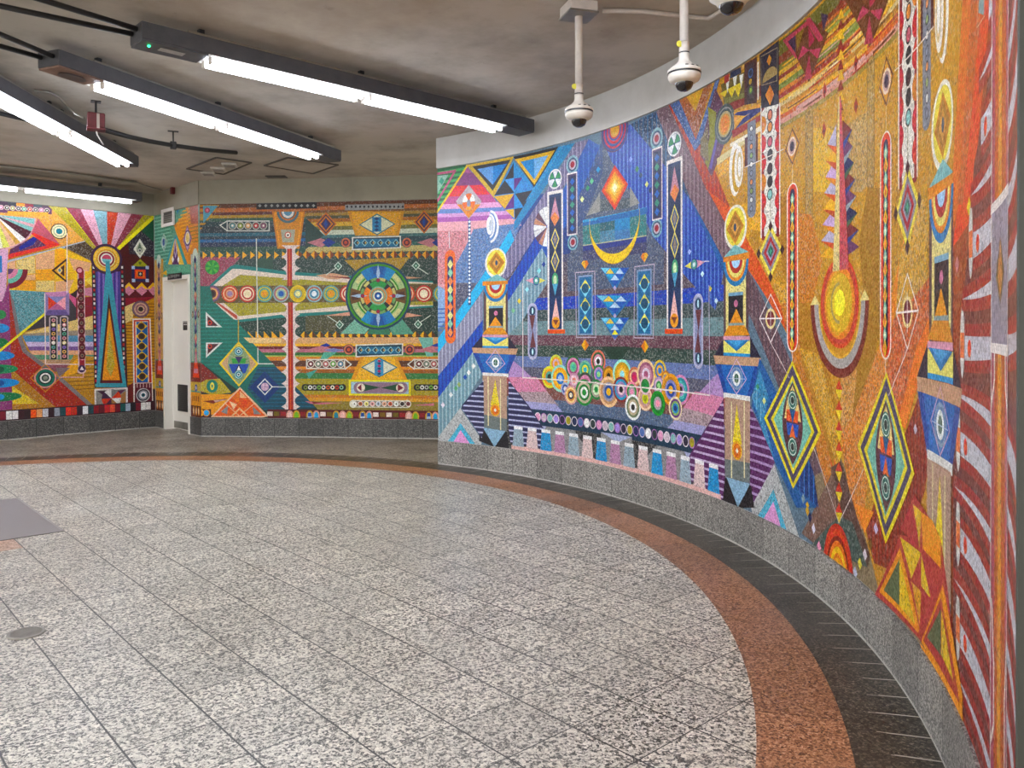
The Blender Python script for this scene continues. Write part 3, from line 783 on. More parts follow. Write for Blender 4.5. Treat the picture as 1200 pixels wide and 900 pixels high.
run('ceiling_pipe', [pin(-60, 120, 3.386), pin(0, 133, 3.386), s, Vector((e_.x - 0.38, e_.y - 0.05, 3.386))], 0.021, M_BLACK, 'black pipe coming from the left edge and passing behind the twin-tube fitting', 'pipe')
run('cable', [pin(40, 106, 3.395), pin(58, 108, 3.395), pin(70, 115, 3.385), at_y(80, 126, e_.y - 0.02), at_y(90, 134, e_.y), e_ + Vector((-0.100, -0.01, 0.03))], 0.010, M_STEEL, 'grey cable curving down into the red junction box', 'cable')
run('hanging_cable', [e_ + Vector((0.02, -0.03, -hb_ / 2 - 0.02)), at_y(114, 158, rb.y + 0.2), at_y(121, 169, rb.y + 0.45)], 0.006, M_WHITE, 'short white cable below the red junction box', 'cable')
# access hatches in the ceiling
def hatch(pxs, label):
    P = [at(x, y, HC2) for x, y in pxs]; bm = bmesh.new(); c = sum(P, Vector()) / 4
    root = empty('access_hatch', (c.x, c.y, HC2), 0, label, 'ceiling hatch', 'ceiling hatches')
    for a, b_ in zip(P, P[1:] + P[:1]):
        t = (b_ - a).normalized(); n = Vector((-t.y, t.x, 0))
        vs = [bm.verts.new(q - c + Vector((0, 0, z))) for z in (-0.014, -0.001) for q in (a - n * .012, b_ - n * .012, b_ + n * .012, a + n * .012)]
        for f in ((0, 1, 2, 3), (7, 6, 5, 4), (0, 4, 5, 1), (1, 5, 6, 2), (2, 6, 7, 3), (3, 7, 4, 0)): bm.faces.new([vs[i] for i in f])
    fixn(bm); link_mesh('hatch_frame', bm, simple('hatch_rim', '#4c463f', 0.6), root)
    bm = bmesh.new(); vs = [bm.verts.new(c + (q - c) * 0.96 - c + Vector((0, 0, z))) for z in (-0.006, -0.001) for q in P]
    for f in ((0, 1, 2, 3), (7, 6, 5, 4), (0, 4, 5, 1), (1, 5, 6, 2), (2, 6, 7, 3), (3, 7, 4, 0)): bm.faces.new([vs[i] for i in f])
    fixn(bm); link_mesh('hatch_panel', bm, M_CEIL, root)
hatch([(219.2, 197.3), (253.3, 184), (294.1, 189.9), (262, 203.5)], 'square ceiling hatch beside the three pale vents')
hatch([(309.9, 193.3), (337.3, 184), (396, 192.5), (366.7, 202.7)], 'square ceiling hatch with a dark rim, above the green mosaic')
for k, (x, y) in enumerate(((244, 203.5), (256, 198.5), (269, 193.5))):
    p_ = at(x, y, HC2 - 0.02)
    root = empty('ceiling_vent', (p_.x, p_.y, HC2), 0.2, 'small pale ceiling vent, %s of the three by the hatch' % ('nearest the wall', 'middle one', 'furthest from the wall')[k], 'vent', 'small pale ceiling vents')
    bm = bmesh.new(); bx(bm, -0.085, 0.085, -0.10, 0.10, -0.035, -0.006); fixn(bm); bevel(bm, 0.012, 2); link_mesh('vent_body', bm, simple('vent_white', '#b9b2a6', 0.5, noise=0.1), root)
    bm = bmesh.new()
    for j in range(3): bx(bm, -0.06, 0.06, -0.06 + j * 0.05, -0.04 + j * 0.05, -0.038, -0.0355)
    fixn(bm); link_mesh('vent_slats', bm, simple('vent_strip_grey', '#77706a', 0.6), root)  # strips a darker grey than the vent body
p_ = at(324, 206.7, HC2)
bm = bmesh.new(); bx(bm, -0.13, 0.13, -0.07, 0.07, -0.012, -0.001); fixn(bm); bevel(bm, 0.004, 1)
o = link_mesh('vent_grille', bm, simple('dark_vent', '#3f3a36', 0.5)); o.location = (p_.x, p_.y, HC2); setp(o, 'small dark flat grille in the ceiling close to the far wall', 'vent')
# wall conduit along the left fascia
zz = HC2 - 0.02
run('conduit', [at(-120, 184, zz), at(0, 194.5, zz), at(80, 203, zz), at(160, 213.5, zz)], 0.016, M_STEEL, 'grey conduit along the ceiling over the left wall', 'conduit')
ru = W_DOOR.uv(206, 222)
run('cable', [at(160, 213.5, zz), at(172, 218, zz), W_DOOR.pos(max(ru[0] * 0.55, 0.2), ru[1] + 0.02, 0.03), W_DOOR.pos(ru[0] - 0.06, ru[1] + 0.01, 0.045)], 0.009, M_STEEL, 'thin grey cable running to the small red box over the door', 'cable')
bm = bmesh.new(); wbox(W_DOOR, ru[0] - 0.035, ru[0] + 0.035, ru[1] - 0.07, ru[1] + 0.07, 0.021, 0.07, bm); fixn(bm); bevel(bm, 0.008, 2)
root = setp(link_mesh('alarm_box', bm, M_RED), 'small dark red box on the fascia above the white door', 'box')
# white framed vent over the door
a = W_DOOR.uv(191.2, 248); c_ = W_DOOR.uv(205.8, 262)
root = empty('wall_vent', W_DOOR.pos((a[0] + c_[0]) / 2, (a[1] + c_[1]) / 2, 0.004), 0, 'square white-framed vent grille set in the mosaic above the door', 'vent')
off = -root.location
def vpart(name, boxes, mat):
    bm = bmesh.new()
    for q in boxes: wbox(W_DOOR, *q, bm)
    fixn(bm); bmesh.ops.translate(bm, vec=off, verts=list(bm.verts)); return link_mesh(name, bm, mat, root)
u0, u1, z1, z0 = a[0], c_[0], a[1] + 0.02, c_[1] - 0.02; f_ = 0.045
vpart('vent_frame', [(u0, u0 + f_, z0, z1, 0.009, 0.03), (u1 - f_, u1, z0, z1, 0.009, 0.03), (u0 + f_, u1 - f_, z0, z0 + f_, 0.009, 0.03), (u0 + f_, u1 - f_, z1 - f_, z1, 0.009, 0.03)], M_WHITE)
vpart('vent_back', [(u0 + f_, u1 - f_, z0 + f_, z1 - f_, 0.009, 0.012)], simple('vent_dark', '#55544f', 0.6))
vpart('vent_slats', [(u0 + f_, u1 - f_, z0 + f_ + k * 0.028, z0 + f_ + k * 0.028 + 0.010, 0.0125, 0.022) for k in range(int((z1 - z0 - 2 * f_) / 0.028))], simple('vent_slat', '#8a8880', 0.5, 0.3))

# ------------------------------------------------------------------ things on the floor
ux = Vector((cos(PHI), sin(PHI), 0)); uy = Vector((-sin(PHI), cos(PHI), 0))
dp = at(30.5, 742.5, 0)
root = empty('floor_drain', (dp.x, dp.y, 0), PHI, 'round metal floor drain on the tile joint at the left edge', 'drain')
bm = bmesh.new(); lathe(bm, [(0.066, 0.0005), (0.066, 0.006), (0.078, 0.006), (0.081, 0.0005)], 40); fixn(bm); link_mesh('drain_rim', bm, M_STEEL, root)
bm = bmesh.new(); bmesh.ops.create_cone(bm, cap_ends=True, segments=40, radius1=0.066, radius2=0.066, depth=0.002, matrix=Matrix.Translation((0, 0, 0.0015))); link_mesh('drain_well', bm, M_BLACK, root)
bm = bmesh.new()
for k in range(-6, 7):
    y = k * 0.0095; hl = math.sqrt(max(0.0654 ** 2 - y * y, 0)); bx(bm, -hl, hl, y - 0.0028, y + 0.0028, 0.0027, 0.0055)
fixn(bm); link_mesh('drain_bars', bm, M_STEEL, root)
gp = at(77, 622.5, 0); gx, gy = gp.dot(ux), gp.dot(uy)
gx1 = 0.8238 + 2 * 0.3097 - 0.006
o_ = ux * gx1 + uy * gy
root = empty('floor_grate', (o_.x, o_.y, 0), PHI, 'fine-barred metal floor grate at the left edge of the granite', 'floor grate')
wd_, ln_ = 1.3, 1.5
bm = bmesh.new(); bx(bm, -wd_, 0, 0, ln_, 0.0004, 0.0028); fixn(bm); link_mesh('grate_tray', bm, simple('grate_dark', '#4a4848', 0.5, 0.4), root)
bm = bmesh.new()
for x0, x1, y0, y1 in ((-wd_, 0, 0, 0.016), (-wd_, 0, ln_ - 0.016, ln_), (-wd_, -wd_ + 0.016, 0.016, ln_ - 0.016), (-0.016, 0, 0.016, ln_ - 0.016), (-0.64, -0.62, 0.016, ln_ - 0.016)):
    bx(bm, x0, x1, y0, y1, 0.003, 0.008)
fixn(bm); link_mesh('grate_frame', bm, simple('grate_steel', '#a39e9a', 0.45, 0.35), root)
bm = bmesh.new(); k = 0
while 0.024 + k * 0.017 < ln_ - 0.02:
    y = 0.022 + k * 0.017
    bx(bm, -wd_ + 0.0165, -0.6405, y, y + 0.009, 0.003, 0.0075); bx(bm, -0.6195, -0.0165, y, y + 0.009, 0.003, 0.0075); k += 1
fixn(bm); link_mesh('grate_bars', bm, simple('grate_bar', '#a8a2a0', 0.45, 0.3), root)
# one reddish replacement tile, and dark spots of dirt stay in the granite itself
o_ = ux * 0.8238 + uy * (gy - 0.304)
bm = bmesh.new(); bx(bm, -0.30, 0.305, 0.006, 0.30, 0.0002, 0.0012); fixn(bm)
root = link_mesh('floor_tile', bm, granite('granite_patch', [(0, '#6a4a38'), (0.4, '#b08a70'), (0.7, '#cfae94'), (1, '#e8d2bd')], 75, 0.42, joint=None))
root.location = (o_.x, o_.y, 0); root.rotation_euler = (0, 0, PHI); setp(root, 'pinkish granite floor tile just below the metal grate', 'floor tile')

# ------------------------------------------------------------------ world and colour
wd0 = bpy.data.worlds.new('world'); scene.world = wd0; wd0.use_nodes = True
bg = wd0.node_tree.nodes['Background']; bg.inputs[0].default_value = (1.0, 0.985, 0.94, 1); bg.inputs[1].default_value = 1.5
scene.view_settings.view_transform = 'Standard'; scene.view_settings.look = 'None'
scene.view_settings.gamma = 1.0; scene.view_settings.use_curve_mapping = False
scene.view_settings.exposure = 0.88
# ================================================================== the long curved mosaic on the right
mu = Mural(W_RIGHT, 0.0, W_RIGHT.U, HB + 0.003, HM)
mu.z(0, 0, 1); _u = lambda x, y=386: mu.uv(x, y)[0]
UM = (_u(581) + _u(863.2) + 2 * _u(720.8)) / 4      # the mirror axes of the design: crescent, sun, eye diamonds
US = (_u(863.2) + _u(1104.5)) / 2; UDI = (_u(929.6) + _u(1039.6)) / 2
print('axes', UM, (_u(581) + _u(863.2)) / 2, _u(720.8), US, _u(984.3), UDI)
A = lambda: mu.z(490, 130); B = lambda: mu.z(490, 300); CC = lambda: mu.z(490, 420)
D = lambda: mu.z(700, 60); E = lambda: mu.z(700, 230); F = lambda: mu.z(700, 400)
G = lambda: mu.z(900, 0, 4); H = lambda: mu.z(900, 200, 4); I = lambda: mu.z(900, 400, 4); J = lambda: mu.z(900, 600, 3)
X = lambda: mu.z(0, 0, 1)      # plain picture coordinates
p, r, e, c, d, l, hb = mu.p, mu.r, mu.e, mu.c, mu.d, mu.l, mu.hb
def urect(col, u0, u1, v0, v1, sp=0.0): mu.raw(col, [(u0, v0), (u1, v0), (u1, v1), (u0, v1)], sp)
# ---- night landscape between the first two pillars: horizontal bands read at x = 640..760
urect('#5f7787', 0, 5.0, HB, HM)
B()
def nb(col, y0, y1, sp=0.0, x=700):
    v0 = mu.uv(x, y0)[1]; v1 = mu.uv(x, y1)[1]; urect(col, 0.8, 4.08, v0, v1, sp)
nb('#2a4480', -340, 0); nb('#3c3f66', 0, 40, .6); nb('#4a4256', 40, 110, .7); nb('#5a4850', 110, 225, .8); nb('#2148b4', 225, 290, .25); nb('#2c4648', 290, 352, .9)
nb('#6d8c90', 352, 428, .3); nb('#66394a', 428, 484, .8); nb('#1f4238', 484, 545, .8); nb('#6a7cab', 545, 605, .3); nb('#55586e', 605, 668, .6)
nb('#a04a4c', 668, 704, .3); nb('#7c4c46', 704, 775, .5); nb('#566a86', 775, 838, .4); nb('#8a8a88', 838, 1110, .5); nb('#2a2a2c', 920, 1110, .9)
# slanting lilac and pink fields beside both pillars
mu.mir = [2 * 0 + UM]
p('#b08fc0', 490, 548, 545, 590, 625, 665, 490, 665, sp=.2); p('#d58aa6', 490, 655, 640, 655, 700, 735, 520, 735, sp=.2)
p('#b0989c', 520, 735, 700, 735, 760, 810, 590, 800, sp=.8); p('#a3a3cf', 580, 785, 745, 800, 790, 850, 620, 850, sp=.2)
p('#8d8d8c', 660, 915, 830, 925, 940, 1080, 720, 1080, sp=.4)
CC(); p('#a9aecb', 640, 350, 700, 362, 680, 388); p('#232325', 835, 372, 990, 395, 990, 540, 940, 505, sp=.9)
mu.mir = []
B(); nb('#13354c', 836, 922); CC()
p('#8f8f8e', 990, 398, 1157, 425, 1157, 640, 990, 560, sp=.4); p('#a9b2d0', 990, 398, 1157, 425, 1080, 455)
# ---- the big tent above the crescent
A()
def W(v): return v
uL = mu.uv(800, 590)[0]
mu.raw('#4c5a72', [(UM, HM + 0.25), (uL + .02, 2.02), (uL + .02, 1.75), (2 * UM - uL, 1.75), (2 * UM - uL, 2.02)], .5)
# striped slopes left of the tent
p('#3b4f78', 1000, 150, 800, 590, 820, 690, 900, 590, 1000, 330, sp=.2)
p('#1b52a6', 920, 150, 985, 190, 800, 620, 660, 860, 640, 670, 800, 400)
mu.stripes('#5d7fc0', .07, .012, (920, 150, 1000, 190, 800, 620, 660, 860, 640, 670, 800, 400), False)
p('#6b6686', 850, 172, 925, 150, 660, 640, 490, 900, 350, 975, 520, 690, sp=.2)
mu.stripes('#a49ab0', .055, .012, (850, 172, 925, 150, 660, 640, 490, 900, 420, 900, 520, 690), False)
# the right slope: blue stripes
D()
p('#2246a4', 30, 480, 180, 395, 330, 560, 500, 800, 700, 1130, 640, 1400, 480, 1220, 300, 1000, 240, 860, 75, 590)
mu.stripes('#6f8fd0', .05, .012, (30, 480, 180, 395, 330, 560, 500, 800, 700, 1130, 640, 1400, 480, 1220, 300, 1000, 75, 590), False)
p('#17395c', 180, 395, 330, 320, 700, 890, 640, 980, 500, 800, sp=.5)
p('#1d5a9a', 500, 800, 560, 830, 690, 1110, 690, 1220)
mu.stripes('#3f6e98', .06, .012, (180, 395, 330, 320, 640, 830, 500, 800), False)
# mauve striped band and red-orange band falling to the right
X()
p('#6c5058', 769, 131, 783, 122, 828, 220, 878, 317, 925, 418, 975, 547, 950, 560, 880, 372, 848, 304, 808, 230, sp=.3)
mu.stripes('#9a7f86', .052, .014, (769, 131, 783, 122, 828, 220, 878, 317, 848, 304, 808, 230), False)
mu.stripes('#4c3a48', .052, .014, (878, 317, 925, 418, 975, 547, 950, 560, 880, 372), False)
# ---- top of the blue part: half sun
A(); c(1065, 105, 118, '#4c1f4a', 112, '#28407c', 98, '#c23048', 86, '#34508c', 72, '#c83a48', 56, '#3a5a98', 46, '#d04048', 38, '#d8a028')
# ---- gold field (sun side)
X()
US0 = mu.uv(838, 200)[0]
mu.raw('#c9932b', [mu.uv(*q) for q in ((800, 100), (828, 215), (880, 315), (1000, 575), (1030, 690), (1120, 560), (1150, 0), (960, -60))], .25)
p('#d9571f', 783, 122, 828, 220, 878, 317, 935, 412, 975, 547, 985, 545, 945, 425, 873, 275, 856, 243, 815, 150)
p('#a8321f', 783, 122, 800, 116, 856, 243, 828, 222, sp=.3)
mu.stripes('#d0603a', .05, .012, (783, 122, 800, 116, 856, 243, 828, 222), False)
E(); p('#e6a81e', 720, 60, 800, 40, 890, 30, 890, 240, 830, 270, 800, 200, sp=.3); p('#b8862c', 830, 180, 885, 190, 870, 300, 820, 240, sp=.2)
p('#b07a22', 990, 0, 1030, 0, 1030, 470, 1000, 400); p('#d9a443', 950, 440, 1010, 480, 1060, 580, 1080, 800, 980, 560, sp=.6)
# upper gold: horizontal bands above the sun
G()
vv = lambda y, x=60: mu.uv(x, y)[1]
xs = mu.uv(52, 300)[0], mu.uv(618, 200)[0]
bands = [(190, 260, '#6a6420'), (260, 300, '#8a3a20'), (300, 330, '#7c7a30'), (330, 352, '#d9a820'), (352, 372, '#8f3424'), (372, 392, '#e0b040'), (392, 420, '#7d8a3c'), (420, 440, '#d97a1c'), (440, 462, '#a52a1c'),
         (462, 484, '#e7b52c'), (484, 500, '#d8c088'), (500, 520, '#c0862a'), (520, 540, '#eab030'), (540, 560, '#d9651e'), (560, 585, '#d89c8c'), (585, 605, '#a08a40')]
for y0, y1, col in bands: urect(col, xs[0], xs[1], vv(y0), vv(y1), .25)
rs = random.Random(11); GC = ('#e0902c', '#b83a24', '#e8c87c', '#d07020', '#e6d8b0', '#c88a28', '#e8b43c', '#8a5a20', '#8f9a4a', '#d8a8a0', '#7a3a20')
for k in range(46):
    y = rs.uniform(280, 590); q0 = rs.uniform(0, .8); q1 = min(1, q0 + rs.uniform(.15, .45)); h = rs.uniform(6, 15)
    urect(rs.choice(GC), xs[0] + (xs[1] - xs[0]) * q0, xs[0] + (xs[1] - xs[0]) * q1, vv(y), vv(y + h), .2)
# rose pinwheels at the top
for x0, y0, s in ((195, 235, 1.0), (480, 50, 1.15)):
    p('#6b3a1c', x0 - 110 * s, y0 - 60 * s, x0, y0 - 150 * s, x0 + 90 * s, y0 - 80 * s, x0, y0 + 150 * s)
    p('#b04858', x0, y0 + 20 * s, x0 - 22 * s, y0 + 140 * s, x0 + 14 * s, y0 + 130 * s)
    p('#b84a60', x0 - 55 * s, y0 + 50 * s, x0, y0, x0 - 30 * s, y0 - 20 * s); p('#b84a60', x0, y0, x0 + 55 * s, y0 - 10 * s, x0 + 40 * s, y0 + 40 * s)
    p('#a83a50', x0 - 4 * s, y0 - 110 * s, x0 + 28 * s, y0 - 50 * s, x0, y0 - 10 * s)
p('#b54a5c', 72, 190, 190, 95, 262, 190, 240, 195, 190, 118, 105, 195, 140, 270, 132, 275); p('#3a2440', 95, 195, 132, 165, 132, 250); p('#8a6a24', 132, 165, 175, 125, 140, 240)
p('#3a2440', 250, 60, 285, 70, 262, 150); p('#b54a5c', 180, 90, 200, 80, 262, 180, 250, 195)
# sunset ray wedges above the sun
p('#c7a05a', 345, 600, 470, 520, 480, 860, 440, 900, 400, 900, sp=.8); p('#e2b440', 215, 600, 330, 600, 320, 900, 215, 900, sp=.4)
# slender pale capsules
for x, y0, y1 in ((485, 265, 870), (195, 500, 1040)):
    mu.cap('#8a6a3a', x - 18, x + 18, y0 - 4, y1 + 26); mu.cap('#b8924e', x - 15, x + 15, y0, y1 + 22, sp=.6); e('#8a6a3a', x, y0 + 28, 8, 12)
# zig-zag of maroon and gold triangles down the axis
for k in range(12):
    y = 15 + 48 * k
    p(('#8a2a20', '#e8b424')[k % 2], 345, y - 26, 362 if k % 2 else 358, y + 20, 328, y + 30)
# tiny maroon darts
for x, y in ((415, 295), (268, 425), (415, 495), (265, 610)): d('#a83424', x, y, 10, 42); d('#3a1a2a', x, y + 5, 4, 12)
# ---- bands of gold either side of the sun, down to the plinth
X()
p('#d8a21e', 955, 425, 985, 545, 984, 600, 975, 470, 965, 440, sp=.5)
H()
p('#cf7f24', 60, 620, 145, 620, 145, 200, 205, 205, 240, 330, 255, 430, 215, 600, 235, 850, 300, 1400, 300, 1600, 120, 900, sp=.4)
p('#b57d1e', 140, 620, 215, 620, 330, 1140, 310, 1400, 160, 900); p('#d8a22a', 150, 830, 240, 860, 330, 1180, 325, 1390, 300, 1300, sp=.6)
p('#a8781f', 470, 80, 535, 80, 535, 700, 480, 1000, 370, 1240, 395, 1000, 455, 640, 430, 330)
p('#d9a05a', 345, 970, 420, 930, 400, 1150, 345, 1280, sp=.6); p('#e0882a', 345, 1240, 400, 1150, 530, 800, 600, 760, 530, 1250, 480, 1400, 440, 1700, 380, 1500, sp=.7)
p('#e88a1c', 580, 600, 640, 320, 660, 400, 590, 720, 540, 900); p('#d9a84a', 620, 400, 720, 100, 760, 200, 750, 500, 640, 900, 590, 900, sp=.8)
p('#d46a34', 590, 700, 760, 500, 760, 760, 680, 1100, 600, 1180, 560, 950, sp=.7); p('#ee7d1a', 700, 830, 760, 690, 770, 830, 690, 1060, 650, 1210, 610, 1180)
I()
p('#9a4030', 715, 240, 760, 540, 740, 700, 690, 840, 690, 1130, 500, 1040, 460, 880, 500, 760, 650, 420, sp=.2)
mu.stripes('#6e2c28', .045, .012, (715, 240, 745, 500, 720, 900, 690, 1130, 500, 1040, 460, 880, 650, 420), False)
p('#5c4038', 300, 590, 345, 560, 420, 820, 480, 1000, 470, 1060, 300, 950, sp=.2); p('#7a5c50', 160, 900, 310, 600, 330, 850, 280, 1000, sp=.3)
p('#ec8a1c', 410, 760, 500, 800, 455, 900); p('#405650', 300, 850, 340, 820, 400, 850, 470, 1060, 200, 960, sp=.3)
# ---- red-brown field and the ribbed panel at the right end
X(); ur = mu.uv(1120, 400)[0]
mu.raw('#a04a24', [mu.uv(*q) for q in ((1148, -80), (1090, 420), (1120, 900), (1200, 900), (1200, -80))], .15)
p('#d9702a', 1132, -40, 1145, -40, 1125, 240, 1112, 300); p('#e0512e', 1151, -30, 1165, -30, 1138, 260, 1118, 290, 1140, 100); p('#c8642e', 1140, 0, 1152, 0, 1130, 240, 1124, 240, sp=.3)
G(); l('#f0d8c0', 6, 988, 128, 992, -20); l('#f0d8c0', 6, 988, 128, 1026, 70, 1022, -20); p('#7fa0a0', 994, 60, 1000, -20, 1020, -20, 1020, 70)
for x in (1005, 1060, 1075): l('#d8a880', 4, x, -30, x - 3, 880)
H(); d('#e8d04a', 950, 168, 11, 48); d('#d08a8a', 893, 440, 10, 45)
# ribs
X()
uR0, uR1 = mu.uv(1118, 600)[0], W_RIGHT.U
mu.raw('#6e3432', [(uR0 + .01, HB), (uR1, HB), (uR1, 2.9), (uR1 - .16, 2.45), (uR0 + .30, 1.85), (uR0 + .01, 1.15)], .3)
for k in range(17):
    v = .20 + .143 * k
    if v > 2.75: break
    blunt = k % 2 == 0
    us = uR0 + (.015 if v < 1.25 else .03 + (v - 1.25) * .42) + (.10 if blunt else 0)
    W_ = uR1 - us; top = []; bot = []; rt = []; rb_ = []
    for j in range(9):
        t = j / 8; u = us + W_ * t; bend = (-.07 if v < 1.3 else .03 + (v - 1.3) * .12) * t ** 1.5
        th = (.036 * (1 - .55 * t)) if blunt else .030 * t ** .7
        top.append((u, v + bend + th)); bot.append((u, v + bend - th)); rt.append((u, v + bend + th + .034)); rb_.append((u, v + bend - th - .034))
    mu.raw('#a3241e', rt + rb_[::-1], .25); mu.raw('#c6c8d0', top + bot[::-1], .35)
    if blunt:
        mu.uve('#e85a3a', (us + .07, v), .026, .026)
        if v < 1.9: mu.uve('#d4d4ce', (us - .035, v + .015), .030, .105); mu.raw('#e8865c', [(us - .062, v - .03), (us - .008, v - .03), (us - .008, v + .045), (us - .062, v + .045)])
X()
# tall glowing shaft with white brackets over the ribs
X(); u0, u1 = mu.uv(1165, 400)[0], mu.uv(1184, 400)[0]; um = (u0 + u1) / 2
urect('#c8683e', u0, u1, HB, HM, .3); urect('#b5566a', u0, u0 + .05, HB, HM, .3); urect('#b5566a', u1 - .05, u1, HB, HM, .3); urect('#e6a24a', um - .045, um + .02, HB, HM, .4)
for v0 in (2.75, 1.22, 0.40):
    mu.uvl('#f2e8dc', .008, [(u0, v0), (u0 + .05, v0 + .06), (u0 + .05, v0 + .2), (u0 + .01, v0 + .34)]); mu.uvl('#f2e8dc', .008, [(u1, v0), (u1 - .05, v0 + .06), (u1 - .05, v0 + .2), (u1 - .01, v0 + .34)])
H(); vt, vb = mu.uv(1090, 150)[1], mu.uv(1090, 835)[1]
urect('#8f8ea0', u0, u1, vb, vt, .4); mu.raw('#6a5a3c', [(um, vt - .08), (um + .085, (vt + vb) / 2), (um, vb + .1), (um - .085, (vt + vb) / 2)]); mu.raw('#c88a4a', [(um, vt - .22), (um + .045, (vt + vb) / 2), (um, vb + .25), (um - .045, (vt + vb) / 2)], .6)
for v in (vt, vb): urect('#eeeae4', u0 - .02, u1 + .02, v - .012, v + .012)
urect('#e8e0d8', u0 - .012, u0, HB, HM); urect('#e8e0d8', u1, u1 + .012, HB, HM)
# ---- left end: green striped corner, pink hill, black and gold triangles
A()
p('#d9a0a4', 60, 560, 520, 540, 560, 620, 300, 640, 270, 900, 200, 1000, 120, 950, 60, 1000); p('#d98a90', 70, 650, 265, 650, 260, 760, 200, 830, 200, 930, 110, 940, 70, 900, sp=1)
p('#5f82b4', 300, 640, 560, 600, 520, 700, 205, 1060, 205, 830, 265, 720, sp=.8)
p('#4a4f6a', 205, 930, 350, 930, 350, 960, 205, 1080, sp=.9); p('#8ba8cc', 78, 925, 150, 970, 205, 1080, 90, 1200)
mu.stripes('#4a6aa8', .045, .014, (85, 1060, 205, 1060, 150, 1170, 90, 1220))
p('#46a05a', 50, 312, 265, 292, 75, 605, 60, 610); mu.stripes('#1d5a38', .052, .026, (50, 312, 265, 292, 75, 605, 60, 610))
l('#b85a7a', 13, 88, 342, 200, 325, 98, 500, closed=True); p('#8ab8a0', 100, 352, 165, 345, 105, 450); d('#2a8a70', 128, 380, 14, 20)
p('#a85a88', 265, 303, 330, 380, 205, 390); p('#7a3a70', 240, 335, 300, 335, 375, 425, 170, 430); p('#dc4a4e', 190, 405, 345, 400, 395, 455, 150, 470); p('#b85a88', 150, 465, 395, 450, 430, 500, 130, 510)
p('#dda0c4', 128, 505, 435, 492, 460, 525, 110, 535); p('#6a86bc', 112, 532, 460, 520, 480, 545, 95, 560); p('#cf9ac8', 95, 557, 485, 540, 500, 565, 82, 580); p('#a860a4', 82, 577, 505, 560, 520, 585, 75, 605)
p('#e2a8ac', 72, 603, 520, 583, 520, 610, 72, 655)
l('#e8c84a', 12, 265, 298, 76, 590)
p('#c9a848', 262, 292, 520, 245, 410, 470); p('#16161c', 295, 300, 502, 263, 405, 432); p('#6a9ad0', 322, 315, 408, 298, 405, 400); p('#2a7cc0', 408, 298, 482, 285, 405, 400)
p('#2f86c0', 518, 270, 628, 410, 520, 590, 412, 460); p('#16161c', 518, 280, 518, 362, 470, 372); p('#5a9ad4', 470, 372, 518, 365, 525, 440); p('#16161c', 470, 375, 522, 442, 412, 458); p('#5a2a78', 520, 365, 565, 360, 520, 432)
p('#4a8ac8', 565, 362, 625, 425, 530, 440); p('#1e1e26', 525, 448, 622, 428, 572, 520); p('#d8a83a', 412, 462, 520, 447, 470, 530); p('#5a2a78', 470, 532, 520, 450, 520, 525); p('#3a8ac8', 522, 455, 570, 522, 522, 530); p('#16161c', 522, 530, 572, 522, 525, 590); p('#d8b04a', 472, 535, 520, 530, 520, 580)
p('#0f1016', 515, 248, 760, 192, 632, 420); p('#d9ae3c', 525, 262, 742, 212, 630, 400); p('#2f86c4', 555, 275, 628, 258, 630, 372); p('#7ab0dc', 628, 258, 705, 240, 630, 372)
# teal-blue ribbon and its neighbours running down to the left
p('#1f7eb0', 760, 195, 850, 172, 690, 410, 520, 650, 520, 600, 630, 420); p('#2f8cc0', 760, 195, 790, 188, 620, 460, 580, 490, sp=.2)
p('#45b4e0', 500, 640, 520, 700, 350, 970, 90, 1335, 90, 1255, 350, 890); p('#85859c', 350, 975, 350, 1130, 95, 1450, 90, 1335)
mu.stripes('#b4b4c4', .05, .012, (350, 975, 350, 1130, 95, 1450, 90, 1335), False)
p('#2350b4', 640, 680, 670, 740, 480, 1040, 480, 935); p('#2350b4', 350, 1130, 350, 1230, 95, 1570, 95, 1450)
mu.stripes('#1c3c90', .05, .016, (350, 1130, 350, 1230, 95, 1570, 95, 1450), False); mu.stripes('#1c3c90', .05, .016, (640, 680, 670, 740, 480, 1040, 480, 935), False)
p('#7090a0', 670, 740, 700, 800, 700, 930, 560, 1140, 480, 1220, 480, 1040); mu.stripes('#a8c0c4', .05, .012, (670, 740, 700, 800, 700, 930, 560, 1140, 480, 1220, 480, 1040), False)
p('#6f93a0', 350, 1230, 350, 1420, 230, 1610, 100, 1800, 95, 1570); mu.stripes('#a8c4c8', .05, .014, (350, 1230, 350, 1420, 230, 1610, 100, 1800, 95, 1570), False)
# stars
for x, y, col in ((300, 1380, '#e8e8e0'), (275, 1415, '#f0f0ea'), (255, 1440, '#2a50a8'), (205, 1500, '#5aa070'), (222, 1480, '#90a860'), (178, 1535, '#e8ece8'), (135, 1590, '#f0e8f0'), (655, 865, '#90e0e0'), (680, 830, '#1c3c90'), (590, 965, '#a0e0e4'), (548, 1028, '#f0d860'), (515, 1080, '#80c090'), (482, 1125, '#3a7060')): d(col, x, y, 11, 16)
